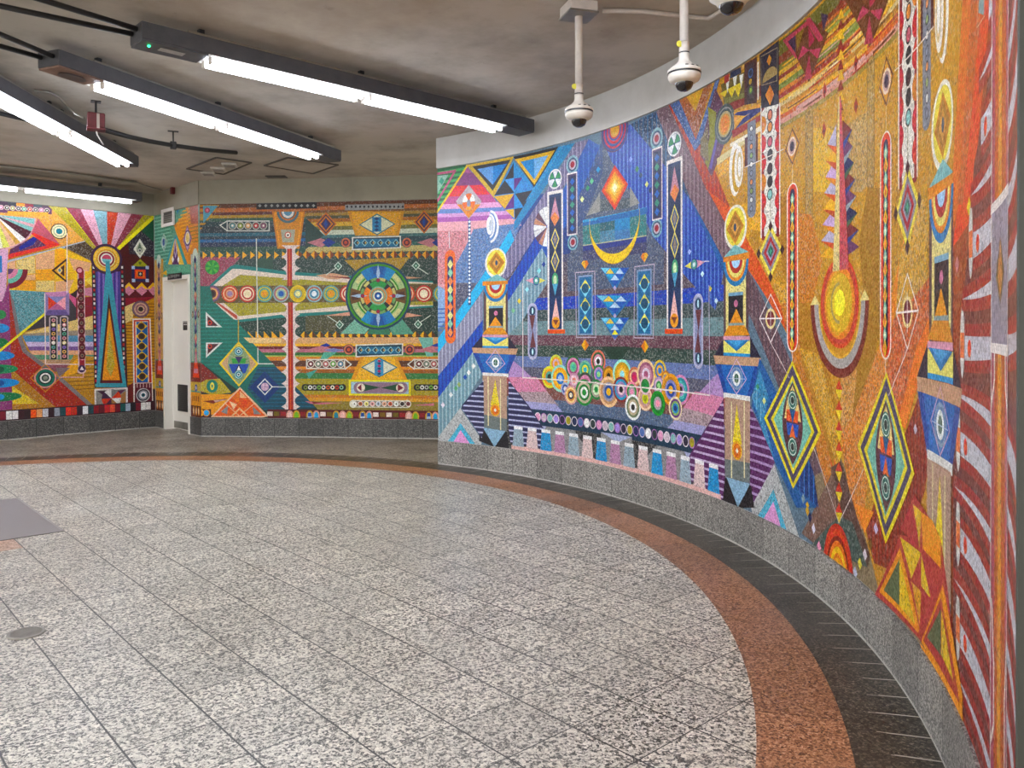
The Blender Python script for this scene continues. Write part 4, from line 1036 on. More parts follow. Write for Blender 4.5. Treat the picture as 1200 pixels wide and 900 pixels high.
# diamond kite, dotted string, white target, rosette
p('#b0a6a8', 275, 400, 345, 490, 275, 588, 205, 490); p('#d8801e', 210, 505, 340, 505, 275, 580); c(275, 492, 48, '#8a8a94')
for a, col in ((0, '#f0f0ec'), (60, '#e86a2a'), (120, '#f0f0ec'), (180, '#e86a2a'), (240, '#e8a02a'), (300, '#e86a2a')): mu.wedge(col, 275, 492, 12, 46, a, a + 58)
c(275, 505, 14, '#8a94a8')
r('#274a78', 271, 590, 287, 1050)
for k in range(22): d('#e8f0f4', 279, 600 + 20.6 * k, 7, 8)
e('#f2f2ee', 392, 626, 46, 88, -90, 90); e('#6a8abc', 390, 626, 36, 76, -90, 90); e('#f2f2ee', 388, 622, 30, 66, -90, 90); e('#6a8abc', 386, 622, 22, 56, -90, 90); e('#f6f6f2', 388, 620, 17, 50); e('#c0c8d0', 393, 620, 9, 32)
for a in range(-90, 90, 20): mu.wedge(('#d8d8d4', '#5a3a48', '#c08a70', '#e8e8e4')[(a // 20) % 4], 700, 625, 8, 108, a + 180, a + 198)
mu.mir = []
# capsule of lenses near the left end
mu.cap('#e5764e', 146, 203, 752, 1258); mu.cap('#2b2a60', 160, 191, 785, 1225)
for k in range(9): d(('#d8d890', '#8cc0a0', '#e89060')[k % 3], 175, 830 + 46 * k, 15, 26)
l('#d0d8d8', 5, 168, 655, 170, 740)
# ---- paired blue columns beside the crescent
mu.mir = [UM]
A()
c(742, 368, 54, '#e4e4e0', 46, '#2a4a78')
for a in range(0, 360, 60): mu.wedge('#e4e8e8' if a % 120 else '#3a8a5a', 742, 368, 6, 44, a, a + 52)
r('#e8e0d8', 700, 440, 786, 1188); r('#17345e', 709, 455, 778, 1180); r('#10284e', 714, 470, 773, 1000)
p('#c08a98', 742, 465, 765, 575, 740, 625, 718, 575); p('#e08a5a', 740, 545, 765, 580, 740, 622, 718, 580)
for y in (695, 812): d('#e8d870', 742, y, 23, 62); d('#2c4f80', 742, y, 17, 48); d('#908070', 742, y, 10, 30)
e('#4aa070', 742, 915, 17, 40); e('#c8e0b0', 742, 915, 9, 26); p('#5aa8c8', 727, 935, 757, 935, 742, 1000)
p('#e8b8b0', 746, 1010, 768, 1140, 748, 1180, 724, 1140); c(746, 1145, 32, '#e8a040'); p('#7a4030', 730, 1130, 762, 1130, 746, 1160); r('#e0603c', 702, 1182, 796, 1204)
# bead columns
c(836, 290, 50, '#8ab0b8', 38, '#35506c', 28, '#c0b0b8', 18, '#9a2a38'); c(838, 710, 44, '#7aa8b4', 34, '#35506c', 26, '#c0b0b8', 17, '#9a2a38')
r('#e6dcd8', 806, 340, 862, 668); r('#4a3a5a', 810, 347, 858, 662); r('#1e2c50', 816, 356, 853, 657)
for k in range(7): d(('#2a66b8', '#3a8a70')[k % 2], 835, 382 + 42 * k, 13, 20)
# three-diamond panels
B()
l('#b8a8b8', 6, 852, 90, 956, 82, 962, 440, 858, 440, closed=True); r('#8aa0c0', 866, 108, 946, 426); r('#1d6a9a', 873, 116, 940, 420)
for y in (175, 272, 368): p('#e0d868', 905, y - 48, 934, y, 876, y); p('#8ad8e8', 876, y, 934, y, 905, y + 48); e('#14506e', 905, y, 20, 27)
for y in (40, 482): p('#e8b030', 904, y - 32, 904, y + 32, 884, y); p('#d87a1c', 904, y - 32, 924, y, 904, y + 32)
# long grey pills
mu.cap('#b5b5cc', 594, 646, 254, 562); mu.cap('#8e94b4', 602, 638, 268, 548)
p('#6a3a40', 602, 320, 634, 320, 618, 410); p('#6a3a40', 606, 495, 638, 495, 621, 400)
for y in (297, 518): c(619, y, 24, '#143a58'); e('#c8f0f4', 620, y, 5, 17)
# eye between two points
p('#e0a0b0', 582, 132, 640, 112, 640, 155); p('#e8e070', 640, 112, 690, 132, 640, 155); c(640, 133, 26, '#2c4a88', 20, '#5aa090', 10, '#e0f0f0')
# pillars
mu.mir = []
# ---- centre: glowing diamond, horizontal lines, crescent, blue triangles
A()
p('#8f8f88', 985, 440, 985, 545, 910, 568); p('#8f8f88', 1147, 410, 1200, 500, 1147, 520); p('#3e5058', 985, 480, 1147, 470, 1147, 525, 985, 545, sp=.8)
d('#d84a3a', 1065, 415, 72, 122); d('#e8683e', 1065, 415, 62, 104); d('#e8983c', 1065, 415, 52, 88); d('#f0b450', 1065, 415, 40, 68); d('#f6d878', 1065, 415, 26, 45); d('#fdf4c8', 1065, 415, 14, 26)
ul_ = mu.uv(900, 590)[0] - .02; ux_ = 2 * UM - ul_
def cb(col, y0, y1, sp=0, a=None, b=None): urect(col, ul_ if a is None else mu.uv(a, y0)[0], ux_ if b is None else mu.uv(b, y0)[0], mu.uv(1065, y0)[1], mu.uv(1065, y1)[1], sp)
cb('#4a9ccc', 558, 572); cb('#2368a8', 572, 592); cb('#2a7a78', 592, 705, .5); cb('#1d5a62', 592, 660, .4, 985, 1065); cb('#2384bc', 590, 650, 0, 1065, 1147); cb('#4a7cae', 650, 705, 0, 1065, 1147); cb('#4f86a0', 640, 705, .4, 985, 1065)
cb('#b8b890', 700, 706); cb('#2a3a80', 706, 735); cb('#3a3e66', 735, 790, .4)
D(); p('#2a68a8', 0, 905, 270, 845, 275, 870, 0, 930)
A()
# crescent (outer and inner arcs of circles)
c0, du, dv = mu.loc(1065, 592); ro = 236 * dv
arc = [(UM + ro * .93 * cos(rad(t)), c0[1] + ro * sin(rad(t))) for t in range(-188, 9, 7)]
inn = [(UM + ro * .925 * cos(rad(t)) * (1 - .16 * sin(rad(-t)) if 0 > t > -180 else 1), c0[1] + ro * sin(rad(t)) * (1 - .24 * max(0, sin(rad(-t))) ** .8)) for t in range(8, -189, -7)]
mu.raw('#c8902c', arc + inn); 
arc2 = [(UM + (u - UM) * .985, c0[1] + (v - c0[1]) * .985) for u, v in arc]; inn2 = [(UM + (u - UM) * 1.0, c0[1] + (v - c0[1]) * 1.01) for u, v in inn]
mu.raw('#f0cc44', arc2 + inn2)
B()
TRI = ('#7ac8e0', '#3aa0d0', '#2a58b0', '#a8c8dc')
for y, n, hw in ((95, 3, 78), (245, 3, 100), (365, 3, 78)):
    p('#1f6cab', 1065 - hw, y - 32, 1065 + hw, y - 32, 1065, y + 92)
    w_ = 2 * hw / 3
    for row in range(3):
        for k in range(3 - row):
            xx = 1065 - hw + w_ * (k + row * .5); yy = y - 32 + row * 34
            p(TRI[(k + row) % 4], xx + 3, yy + 2, xx + w_ - 3, yy + 2, xx + w_ / 2, yy + 31)
            if k: p(('#1c3c98', '#e0c860', '#b8d0e4')[(k + row) % 3], xx, yy + 3, xx + w_ / 2 - 3, yy + 33, xx - w_ / 2 + 3, yy + 33)
    d('#b8a8c8', 1065, y + 78, 9, 14)
p('#e0d850', 1065, 398, 1085, 425, 1048, 425); p('#4a70b0', 1048, 425, 1085, 425, 1066, 452); p('#1d3a2e', 990, 490, 1150, 490, 1100, 560, 1040, 560)
# small stars in the tent
A()
for x, y, col in ((940, 380, '#70c890'), (888, 478, '#e0e8a0'), (975, 318, '#48a0d0'), (918, 418, '#3a9060'), (1185, 315, '#2a7a58')): d(col, x, y, 11, 18)
D()
for x, y, col in ((182, 585, '#90a8f0'), (218, 638, '#3a7a58'), (236, 672, '#183a50'), (269, 720, '#e0e890'), (288, 752, '#163058'), (500, 1085, '#b0c0f0'), (570, 1205, '#d0f0f0'), (612, 1285, '#e8d860'), (645, 1350, '#d0e4f0')): d(col, x, y, 10, 17)
# ---- cloud of rings
RING = [(747, 583, 50, '#c8d058', '#e8a030', '#d8b0b8', '#e89838'), (712, 655, 60, '#dcd850', '#e8a030', '#58a090', '#182820'), (770, 662, 74, '#98dcc8', '#e8a030', '#f0c050', '#2a70c0', '#a8c8e8'), (840, 600, 62, '#2e6a3c', '#d890b0', '#a0507a', '#70c890', '#50b8a0'),
 (905, 615, 50, '#78b898', '#3aa080', '#e0d850', '#40b8d8'), (975, 570, 62, '#e0806a', '#2a5a34', '#d890a0', '#f0f0f0', '#141414'), (978, 640, 52, '#3a7a44', '#c890c8', '#5a8ac0', '#a0e890'), (905, 690, 62, '#3a4a3a', '#d890b0', '#b86a90', '#d8a0b0'), (845, 672, 42, '#c890a8', '#e8c8d0', '#e89080'),
 (1032, 648, 54, '#9a6a30', '#e8a838', '#c88a28', '#241810'), (1105, 640, 82, '#a0e4d0', '#c8a040', '#e8a838', '#f0c868', '#98e0e8'), (900, 738, 72, '#2a8a3c', '#c8b8a0', '#1e7a34', '#f0f4ec', '#1c8a34'), (965, 722, 56, '#2a7a40', '#a8a090', '#d0e8c0', '#1e8a3c'),
 (797, 718, 36, '#a8b0d0', '#3a5aa0', '#e8e8f0'), (828, 752, 52, '#d0a098', '#f0d090', '#d09050', '#28304a', '#f8f0d0'), (1033, 735, 84, '#f0c898', '#c89a70', '#9a98a8', '#2a58a8', '#f0c050'), (1100, 722, 70, '#8a3a38', '#2a9ac0', '#9a80b0', '#e0c0c8', '#141414'),
 (1172, 655, 56, '#c87a58', '#f0c8a0', '#b84a70', '#d83a68'), (1158, 735, 56, '#e890a8', '#2a8a3c', '#a8a0a0', '#f09ab8'), (1165, 818, 70, '#f0f4f0', '#6a7a58', '#c0b090', '#f4f4f0', '#101010')]
RING2 = [(265, 180, 84, '#f0d0a0', '#a0607a', '#c890a0', '#e8d8e8', '#b06080'), (340, 158, 58, '#e8c850', '#2a6ab8', '#e8b040', '#3a80d0'), (372, 202, 44, '#c87a30', '#e8b860', '#9a90a0', '#e08a28'), (335, 240, 50, '#a890b8', '#d8b8d0', '#3a8a4a', '#a0d890'), (452, 262, 82, '#d890b8', '#2a8a98', '#58b8b0', '#b090c0', '#382020'),
 (400, 262, 88, '#e8a030', '#c88a28', '#8a8ac0', '#1c4a9c', '#f0b840'), (262, 310, 66, '#f0d0b0', '#d0a088', '#c89a98', '#d8d848', '#98a028'), (330, 335, 68, '#2e9a3c', '#1c7a34', '#b0a0a8', '#f098b0'), (425, 362, 64, '#e8d8b0', '#6a3a80', '#88b060', '#2a8ac0', '#1a3a78'), (262, 240, 50, '#e0c0c8', '#38803c', '#2a8a44', '#2a8a44')]
B()
for q in RING: c(q[0], q[1], *[v for i, col in enumerate(q[3:]) for v in (q[2] * (1 - i / (len(q) - 3) * .94), col)])
F()
for q in RING2: c(q[0], q[1], *[v for i, col in enumerate(q[3:]) for v in (q[2] * (1 - i / (len(q) - 3) * .94), col)])
# string under the ring cloud and fine white lines
B(); l('#e0d8d0', 6, 566, 150, 568, 658); l('#e0d8d0', 6, 568, 658, 1000, 688); F(); l('#e8e0d8', 7, 0, 228, 612, 292); l('#d0c8d8', 6, 612, 292, 608, -300); E(); l('#d0c8d8', 6, 570, 352, 606, 352); 
# dotted navy strip
CC()
DOT = ('#e0a0c0', '#c8b8c0', '#80b8b0', '#a890d8', '#201838', '#a8a030', '#1a2a50', '#5a78b0', '#f0f0ec', '#2a3a3c')
x0, y0 = 648, 316; cA = mu.uv(x0, y0); F(); cB = mu.uv(513, 548); n = 26
for k in range(n):
    t = k / (n - 1); q = (cA[0] + (cB[0] - cA[0]) * t, cA[1] + (cB[1] - cA[1]) * t)
    mu.uve(('#f0e8e8', '#b07ab8', '#d8c8d0')[k % 3], q, .040, .043); mu.uve(DOT[k % 10], q, .032, .036)
# ---- corner tents at the plinth (white with a pink heart)
mu.mir = [UM]
CC(); p('#b9bcba', 98, 440, 228, 268, 348, 445, 338, 475, 95, 460, sp=.7); p('#5ab8d4', 150, 465, 230, 350, 318, 475, sp=.4); p('#e0a0d0', 180, 470, 230, 388, 290, 475)
# ---- the three tall pillars (second one drawn, the others mirrored)
mu.mir = [UM, US]
E()
p('#5a4044', 685, 400, 697, 400, 697, 760, 685, 760); p('#5a4044', 806, 390, 820, 390, 820, 760, 806, 760)
r('#e6d88c', 697, 425, 806, 720, sp=.3)
e('#e8e4d4', 750, 168, 62, 122); e('#e8d860', 749, 165, 53, 104); d('#c8862c', 748, 168, 48, 92); d('#a8783c', 748, 168, 36, 72); d('#d8a058', 748, 168, 22, 46); e('#2a4a6a', 747, 168, 7, 22)
for rx, ry, col in ((70, 142, '#2a7cb4'), (57, 115, '#e2891c'), (47, 96, '#e8dc80'), (37, 72, '#b8322c'), (24, 44, '#a8d0ec')): e(col, 752, 345, rx, ry, 180, 360)
p('#7ab4b4', 745, 262, 822, 300, 684, 332); p('#dd861c', 684, 330, 826, 300, 826, 336, 684, 357)
r('#14141f', 711, 530, 791, 700); r('#7aa8c0', 711, 523, 791, 534); e('#d080a0', 752, 580, 11, 20); p('#e2921e', 754, 608, 791, 690, 716, 692); r('#8aa0a0', 712, 686, 795, 700)
p('#d98d1a', 712, 700, 797, 697, 828, 752, 684, 757); r('#dca0b4', 684, 756, 828, 779); r('#e8e07c', 684, 779, 828, 868); p('#2b7cb8', 687, 779, 825, 776, 755, 838); p('#5aa8d8', 706, 779, 806, 777, 755, 812); r('#3a9ad4', 684, 845, 828, 870)
p('#1d1936', 683, 768, 683, 872, 632, 866); p('#1d1936', 828, 762, 888, 876, 828, 872)
F()
p('#c49c7c', 630, 76, 888, 90, 880, 138, 640, 122); p('#2b6cb6', 640, 124, 882, 136, 826, 325, 686, 282); p('#1c4a9c', 640, 124, 672, 126, 706, 290, 686, 282); p('#1c4a9c', 852, 134, 882, 136, 826, 325, 808, 315)
l('#d8b0c8', 6, 755, 96, 808, 205, 755, 284, 702, 200, closed=True); e('#8aa0b8', 755, 200, 34, 62); e('#5a80b0', 755, 200, 28, 52); e('#f0f4f0', 755, 200, 22, 42); e('#2a5a40', 755, 200, 12, 26); l('#d8e8d8', 3, 755, 150, 755, 250); l('#d0d8e8', 3, 712, 200, 800, 204)
p('#e2e2dc', 684, 276, 828, 298, 828, 326, 684, 306)
r('#b39480', 692, 305, 828, 640); p('#b39480', 692, 300, 828, 325, 828, 660, 692, 640); p('#6c7674', 692, 636, 828, 658, 828, 766, 694, 736)
p('#8fb4cc', 700, 735, 828, 772, 762, 897); p('#15151f', 692, 740, 702, 738, 762, 897, 700, 900, 680, 870); p('#15151f', 828, 772, 848, 800, 850, 900, 765, 900)
for x in (728, 797): r('#e8e0b0', x - 3, 325, x + 3, 740)
p('#ecd428', 757, 338, 784, 560, 734, 545, sp=.35); e('#e8b030', 758, 590, 27, 52); e('#e07830', 758, 592, 20, 40); d('#e8e8e0', 758, 592, 8, 16)
# striped tents around the pillars
F()
mu.mir = []
p('#5b2a60', 684, 312, 692, 740, 680, 862, 445, 720, 520, 580); mu.stripes('#c0b0cc', .052, .016, (684, 312, 692, 740, 680, 862, 445, 720))
p('#5b2a60', 828, 345, 965, 650, 848, 870, 838, 800, 828, 770); mu.stripes('#a890b8', .052, .016, (828, 345, 965, 650, 848, 870, 828, 770))
CC()
p('#262850', 355, 118, 358, 380, 345, 430, 235, 268, 240, 250); mu.stripes('#b8bcd8', .052, .016, (355, 118, 358, 380, 345, 430, 235, 268))
p('#262850', 490, 118, 610, 270, 712, 430, 720, 500, 500, 455, 490, 370); mu.stripes('#b8bcd8', .052, .016, (490, 118, 712, 430, 720, 500, 500, 455, 490, 370))
# little trapezoid blocks along the plinth
F(); TC = ('#9ab0bc', '#e0c8c4', '#3a98d0', '#b888a8')
k = 0
vb = HB + .005
uA = mu.uv(660, 860)[0]; CC(); uZ = mu.uv(543, 490)[0]; n = 15; st = (uA - .07 - uZ) / (n - 1)
for k in range(n):
    u = uZ + st * k; a_ = st * .42
    urect('#e2b8b0', u - st * .5, u + st * .5, HB, vb + .035)
    mu.raw(TC[k % 4], [(u - a_, vb + .03), (u + a_, vb + .03), (u + a_ * .72, vb + .2), (u - a_ * .72, vb + .2)], .3); urect('#f0f0ee', u - a_ * .75, u + a_ * .75, vb + .195, vb + .225)
# dark blue sliver and striped blue field right of pillar two
F(); p('#1e5c9c', 880, 90, 1000, 330, 1090, 560, 1190, 900, 1080, 900, 965, 660, 840, 350, 840, 300); p('#4a90b8', 840, 300, 880, 150, 930, 300, 905, 420, 960, 640, 900, 500, sp=.2)
mu.stripes('#8ac0d8', .05, .01, (840, 300, 880, 150, 930, 300, 905, 420, 940, 580), False)
p('#1a3a78', 1010, 560, 1100, 520, 1170, 700, 1200, 900, 1090, 800); mu.stripes('#4a7cc0', .06, .012, (1010, 560, 1100, 520, 1170, 700, 1200, 900, 1090, 800), False)
for x, y, col in ((870, 245, '#4a9a70'), (905, 322, '#e8e890'), (1118, 850, '#a0b0b0'), (1140, 885, '#e0b040')): d(col, x, y, 10, 20)
I()
for x, y, col in ((168, 738, '#8aa0a8'), (188, 795, '#d8a838'), (200, 825, '#102a60'), (217, 878, '#e0e0f0'), (695, 412, '#d0c8d8'), (510, 878, '#c8c8e0')): d(col, x, y, 9, 26)
J()
for x, y, col in ((182, 122, '#f0a0c0'), (308, 212, '#c8d0e8'), (326, 182, '#e8e060'), (344, 150, '#e8e0e8'), (362, 112, '#7a5a20'), (382, 58, '#c8c0e0')): d(col, x, y, 8, 22)
# ---- top between crescent and gold: blue V, dark ring, small totems
D()
p('#4d6aa0', 395, 290, 440, 255, 535, 480, 640, 160, 668, 140, 560, 500, 530, 540, sp=.5); p('#a8643c', 440, 255, 480, 240, 530, 320, 580, 195, 625, 168, 535, 470, sp=.5); p('#d8a83c', 480, 240, 580, 190, 532, 325)
p('#5a2a48', 640, 200, 680, 280, 690, 500, 620, 680, 560, 560, 560, 500, sp=.3); p('#8a8a2c', 600, 300, 645, 330, 640, 480, 600, 640, 585, 600, 610, 460); p('#6a5aa0', 640, 480, 655, 470, 620, 640, 608, 630)
p('#7a6a40', 560, 480, 600, 400, 605, 600, 560, 560, sp=.6)
p('#6a5a28', 670, 180, 800, 110, 800, 250, 690, 300); p('#8a2a20', 690, 300, 890, 180, 890, 240, 720, 330); p('#7a7a38', 690, 255, 880, 200, 880, 225, 690, 285)
for x in (690, 730, 765): p('#e8d040', x - 25, 300 - (x - 690) * .55 - 70, x + 25, 200 - (x - 690) * .5, x, 250); p('#f0f0e8', x + 5, 150 - (x - 690) * .25, x + 28, 140 - (x - 690) * .25, x + 16, 230 - (x - 690) * .4)
p('#a02a30', 690, 130, 715, 118, 715, 160, 690, 180); p('#202a4a', 720, 115, 780, 85, 780, 120, 720, 150)
p('#4a2020', 798, 70, 865, 30, 865, 280, 798, 290); r('#3a2a30', 812, 80, 850, 270); c(832, 118, 26, '#4a6aa0', 18, '#182038'); c(830, 165, 16, '#c8a030'); c(832, 210, 22, '#5a7a48', 12, '#a8c060'); r('#e8e4d8', 868, 60, 876, 260)
c(692, 395, 108, '#3a4a48', 92, '#8a8a84', 84, '#2a3a3a', 70, '#b8a878', 58, '#d8a050', 46, '#e89048')
p('#e0a040', 740, 330, 885, 280, 885, 300, 745, 430); p('#1d2468', 740, 345, 760, 330, 885, 305, 885, 325, 745, 425, 800, 350); p('#e8b860', 755, 385, 830, 335, 760, 370)
p('#d8c890', 650, 580, 800, 470, 800, 500, 650, 620); p('#f0e4c8', 720, 500, 890, 400, 890, 430, 720, 520); p('#e8a828', 650, 620, 890, 440, 890, 520, 660, 680, sp=.4); p('#a03020', 730, 430, 890, 340, 890, 370, 735, 470)
# grey bead strings (mirrored about the sun)
mu.mir = [US]
r('#7a7e88', 815, 390, 860, 860); e('#7a7e88', 838, 870, 22, 30); r('#541c20', 800, 470, 815, 620); r('#541c20', 860, 450, 870, 600)
for k in range(10): y = 420 + 48 * k; c(836, y, 19, '#2a2c38', 13, ('#f0f0ea', '#8a90a0', '#f0a070', '#90a868')[k % 4])
# white echo rings
e('#f2ece0', 748, 640, 33, 145); e('#c99a2c', 756, 645, 25, 118); e('#f2ece0', 768, 625, 24, 112); e('#d8c08a', 772, 625, 15, 80); e('#f6f2e8', 772, 625, 9, 55)
# scalloped white column with red petals
r('#f0e8dc', 886, 295, 892, 1010); r('#f0e8dc', 986, 280, 992, 990); r('#8f1c22', 892, 300, 986, 1000)
r('#ece8dc', 905, 300, 972, 985, sp=.5)
for k, y in enumerate(range(350, 980, 100)): e('#ece8dc', 938, y - 35, 46, 30, sp=.4)
for k, y in enumerate(range(400, 1000, 104)):
    e(('#e0872a', '#d0282a', '#d8342a')[k % 3] if k else '#e0872a', 893, y, 24, 46, 270, 450); e('#d0282a', 985, y - 10, 22, 46, 90, 270)
BC = ('#e08a6a', '#e89a5a', '#c86a78', '#202028', '#3a2028', '#141414', '#90c8c0')
for k, y in enumerate((345, 410, 490, 560, 635, 705, 775)): e('#1a1a1e', 937, y, 15, 32); e(BC[k], 937, y, 11, 25)
l('#8a8a40', 5, 940, 800, 940, 920)
# dark cap of the column
p('#221c30', 880, 20, 985, -60, 985, 285, 890, 310); l('#9a8a70', 5, 888, 30, 978, -20, 975, 160, 892, 185, closed=True); d('#d8902c', 933, 48, 13, 30); e('#a8905a', 937, 150, 40, 62, 0, 180); p('#e89028', 937, 182, 937, 292, 912, 240); p('#d87a20', 937, 182, 960, 232, 937, 292)
# hanging diamond of the column
E()
d('#e8d860', 940, 300, 64, 148); d('#8a8a94', 940, 300, 50, 112); d('#b02430', 940, 300, 36, 84); d('#9090a0', 941, 298, 24, 54); d('#1e5a50', 941, 298, 15, 36); d('#48a080', 941, 298, 8, 20)
for x, y in ((940, 162), (1003, 288), (876, 310), (940, 436)): d('#44202a', x, y, 12, 30)
# long red capsule with a chain of lenses, below an eye
D(); d('#6a3a2c', 1057, 515, 40, 102); d('#d89a3c', 1057, 515, 33, 86); c(1056, 515, 52, '#f0d8c0', 40, '#c09890'); e('#2a1c38', 1056, 515, 12, 28); l('#f0dcc0', 5, 1058, 615, 1058, 715); l('#f0e4d8', 5, 800, 628, 1010, 530)
mu.cap('#f4e8e0', 1028, 1088, 712, 1628); mu.cap('#e2512e', 1033, 1083, 719, 1620); mu.cap('#2b2048', 1045, 1071, 745, 1590)
for k in range(8):
    y = 800 + 104 * k
    d('#8cc8b0', 1058, y, 11, 36); d('#e8f0c8', 1058, y, 5, 16); d('#e8c840', 1058, y + 52, 11, 40); d('#e88a50', 1058, y + 52, 6, 24)
l('#f0e0d8', 5, 1058, 1625, 1058, 1690)
# target with white diamond outline
E(); l('#f4ece8', 7, 940, 530, 1000, 660, 940, 790, 880, 662, closed=True); e('#f0e0a0', 940, 662, 28, 56); e('#7a2a2c', 940, 662, 20, 42); l('#f6f0ee', 7, 880, 662, 1000, 660); l('#f6f0ee', 5, 940, 600, 940, 730)
# big yellow diamonds
mu.mir = [UDI]
F()
p('#e8d838', 1058, 105, 1215, 495, 1062, 798, 905, 415); p('#4a4260', 1058, 130, 1198, 490, 1062, 768, 921, 415); p('#e8d838', 1059, 184, 1178, 490, 1063, 720, 942, 418); p('#7abca8', 1059, 212, 1162, 488, 1063, 690, 957, 420, sp=.3)
mu.mir = [UDI]
def eye(x, y, rx, ry):
    cc, du, dv = mu.loc(x, y); A_, B_ = rx * du, ry * dv
    P = [(cc[0] + A_ * (1 - (k / 8) ** 2), cc[1] + B_ * k / 8) for k in range(-8, 9)] + [(cc[0] - A_ * (1 - (k / 8) ** 2), cc[1] + B_ * k / 8) for k in range(8, -9, -1)]
    return cc, A_, B_, P
cc, A_, B_, P = eye(1060, 445, 56, 225)
mu.raw('#5a3038', P)
top = [(cc[0] - A_ * .82, cc[1] + .02), (cc[0] + A_ * .82, cc[1] + .02), (cc[0] + A_ * .5, cc[1] + B_ * .6), (cc[0], cc[1] + B_ * .92), (cc[0] - A_ * .5, cc[1] + B_ * .6)]
mu.raw('#ecd488', top, .4)
mu.raw('#e05a24', [(cc[0] - A_ * .6, cc[1] + B_ * .32), (cc[0] + A_ * .6, cc[1] + B_ * .32), (cc[0] + A_ * .5, cc[1] + .01), (cc[0] - A_ * .6, cc[1] + .01)]); mu.raw('#1e5a8c', [(cc[0] - A_ * .3, cc[1] + B_ * .34), (cc[0] + A_ * .3, cc[1] + B_ * .34), (cc[0], cc[1])])
mu.raw('#2458b8', [(cc[0] - A_ * .6, cc[1]), (cc[0] + A_ * .6, cc[1]), (cc[0] + A_ * .5, cc[1] - B_ * .3), (cc[0] - A_ * .5, cc[1] - B_ * .3)]); mu.raw('#e07038', [(cc[0], cc[1]), (cc[0] + A_ * .3, cc[1] - B_ * .34), (cc[0] - A_ * .3, cc[1] - B_ * .34)])
for s in (1, -1):
    q = (cc[0], cc[1] + s * B_ * .56)
    for f_, col in ((1, '#2a6a60'), (.86, '#e0ece0'), (.76, '#2a6a60'), (.46, '#e0ece0'), (.38, '#14302c')): mu.uve(col, q, A_ * .46 * f_, B_ * .24 * f_)
# thin white cords from the targets down to the half sun
mu.mir = [US]
E(); l('#e8dcd8', 5, 940, 790, 1040, 980); I(); l('#e8dcd8', 5, 218, 500, 335, 850)
mu.mir = []
# ---- the sun, its crescent and plume
H(); mu.mir = []
cS = mu.uv(337, 620)
def sx(rx): return rx * mu.loc(337, 620)[1]
def sy(ry): return ry * mu.loc(337, 620)[2]
def arcU(col, rx, ry, hx):
    c_ = (US + .01, cS[1]); P = [(c_[0] + sx(rx) * cos(rad(t)), c_[1] + sy(ry) * sin(rad(t))) for t in range(180, 361, 9)]
    mu.raw(col, P)
arcU('#7a3228', 138, 352, 0); arcU('#a8a29c', 120, 308, 0); arcU('#e0b050', 100, 262, 0); arcU('#c8902c', 94, 250, 0)
for s in (-1, 1): mu.raw('#e8d890', [(US + .01 + s * sx(140), cS[1]), (US + .01 + s * sx(94), cS[1]), (US + .01 + s * sx(117), cS[1] + sy(48))])
for ry, col in ((214, '#d8482c'), (196, '#c8584c'), (172, '#e88a20'), (156, '#e0a838'), (136, '#e8c048'), (122, '#d8b040'), (100, '#a89460'), (84, '#e8c848'), (60, '#f4e436')):
    mu.uve(col, (US + .01, cS[1]), sx(ry * .42), sy(ry))
urx = US + .01
mu.raw('#e8882a', [(urx + sx(172 * .42) * cos(rad(t)), cS[1] + sy(172) * sin(rad(t))) for t in range(-90, 91, 10)]); mu.raw('#d8b040', [(urx + sx(140 * .42) * cos(rad(t)), cS[1] + sy(140) * sin(rad(t))) for t in range(-90, 91, 10)])
mu.uve('#f8ee58', (urx, cS[1]), sx(26), sy(62))
# plume
SPC = ('#e8b030', '#6a3a60', '#d8643c', '#2a4a8c', '#b8b0c8', '#7a2a28', '#e89030', '#4a6a48', '#c8a8d0', '#1c2450', '#c85a30', '#9aa8a8')
vt = mu.uv(337, -250)[1]; vb = cS[1] + sy(200)
for k in range(15):
    v = vb + .06 + k * (vt - vb - .1) / 15; ln = .20 * (1 - .035 * k)
    for s in (-1, 1): mu.raw(SPC[(k * 2 + (s > 0)) % 12], [(urx + s * .04, v - .055), (urx + s * (.05 + ln), v + .02 * (1 if k % 2 else -1)), (urx + s * .04, v + .055)])
mu.raw('#e0cc88', [(urx - sx(32), vb - .05), (urx, vb - .05), (urx + .01, vt + .1), (urx - .012, vt + .1)], .3); mu.raw('#cc5c60', [(urx, vb - .05), (urx + sx(44), vb - .05), (urx + .016, vt + .1), (urx, vt + .1)], .2)
# chain of triangles down to the half sun
I()
for k in range(7):
    y = 180 + 96 * k
    p('#d0301e', 336, y, 352, y + 48, 320, y + 42); p('#e8d038', 320, y + 46, 352, y + 48, 338, y + 96)
J(); cq = mu.uv(250, 215)
for ry, col in ((172, '#c83226'), (152, '#d8482c'), (130, '#8a2a24'), (112, '#e87a2c'), (92, '#f0c84a'), (70, '#e07a2c'), (54, '#e8a428'), (34, '#f0d050')):
    dv = mu.loc(250, 190)[2]; mu.uve(col, (cq[0], cq[1]), ry * dv * .78, ry * dv)
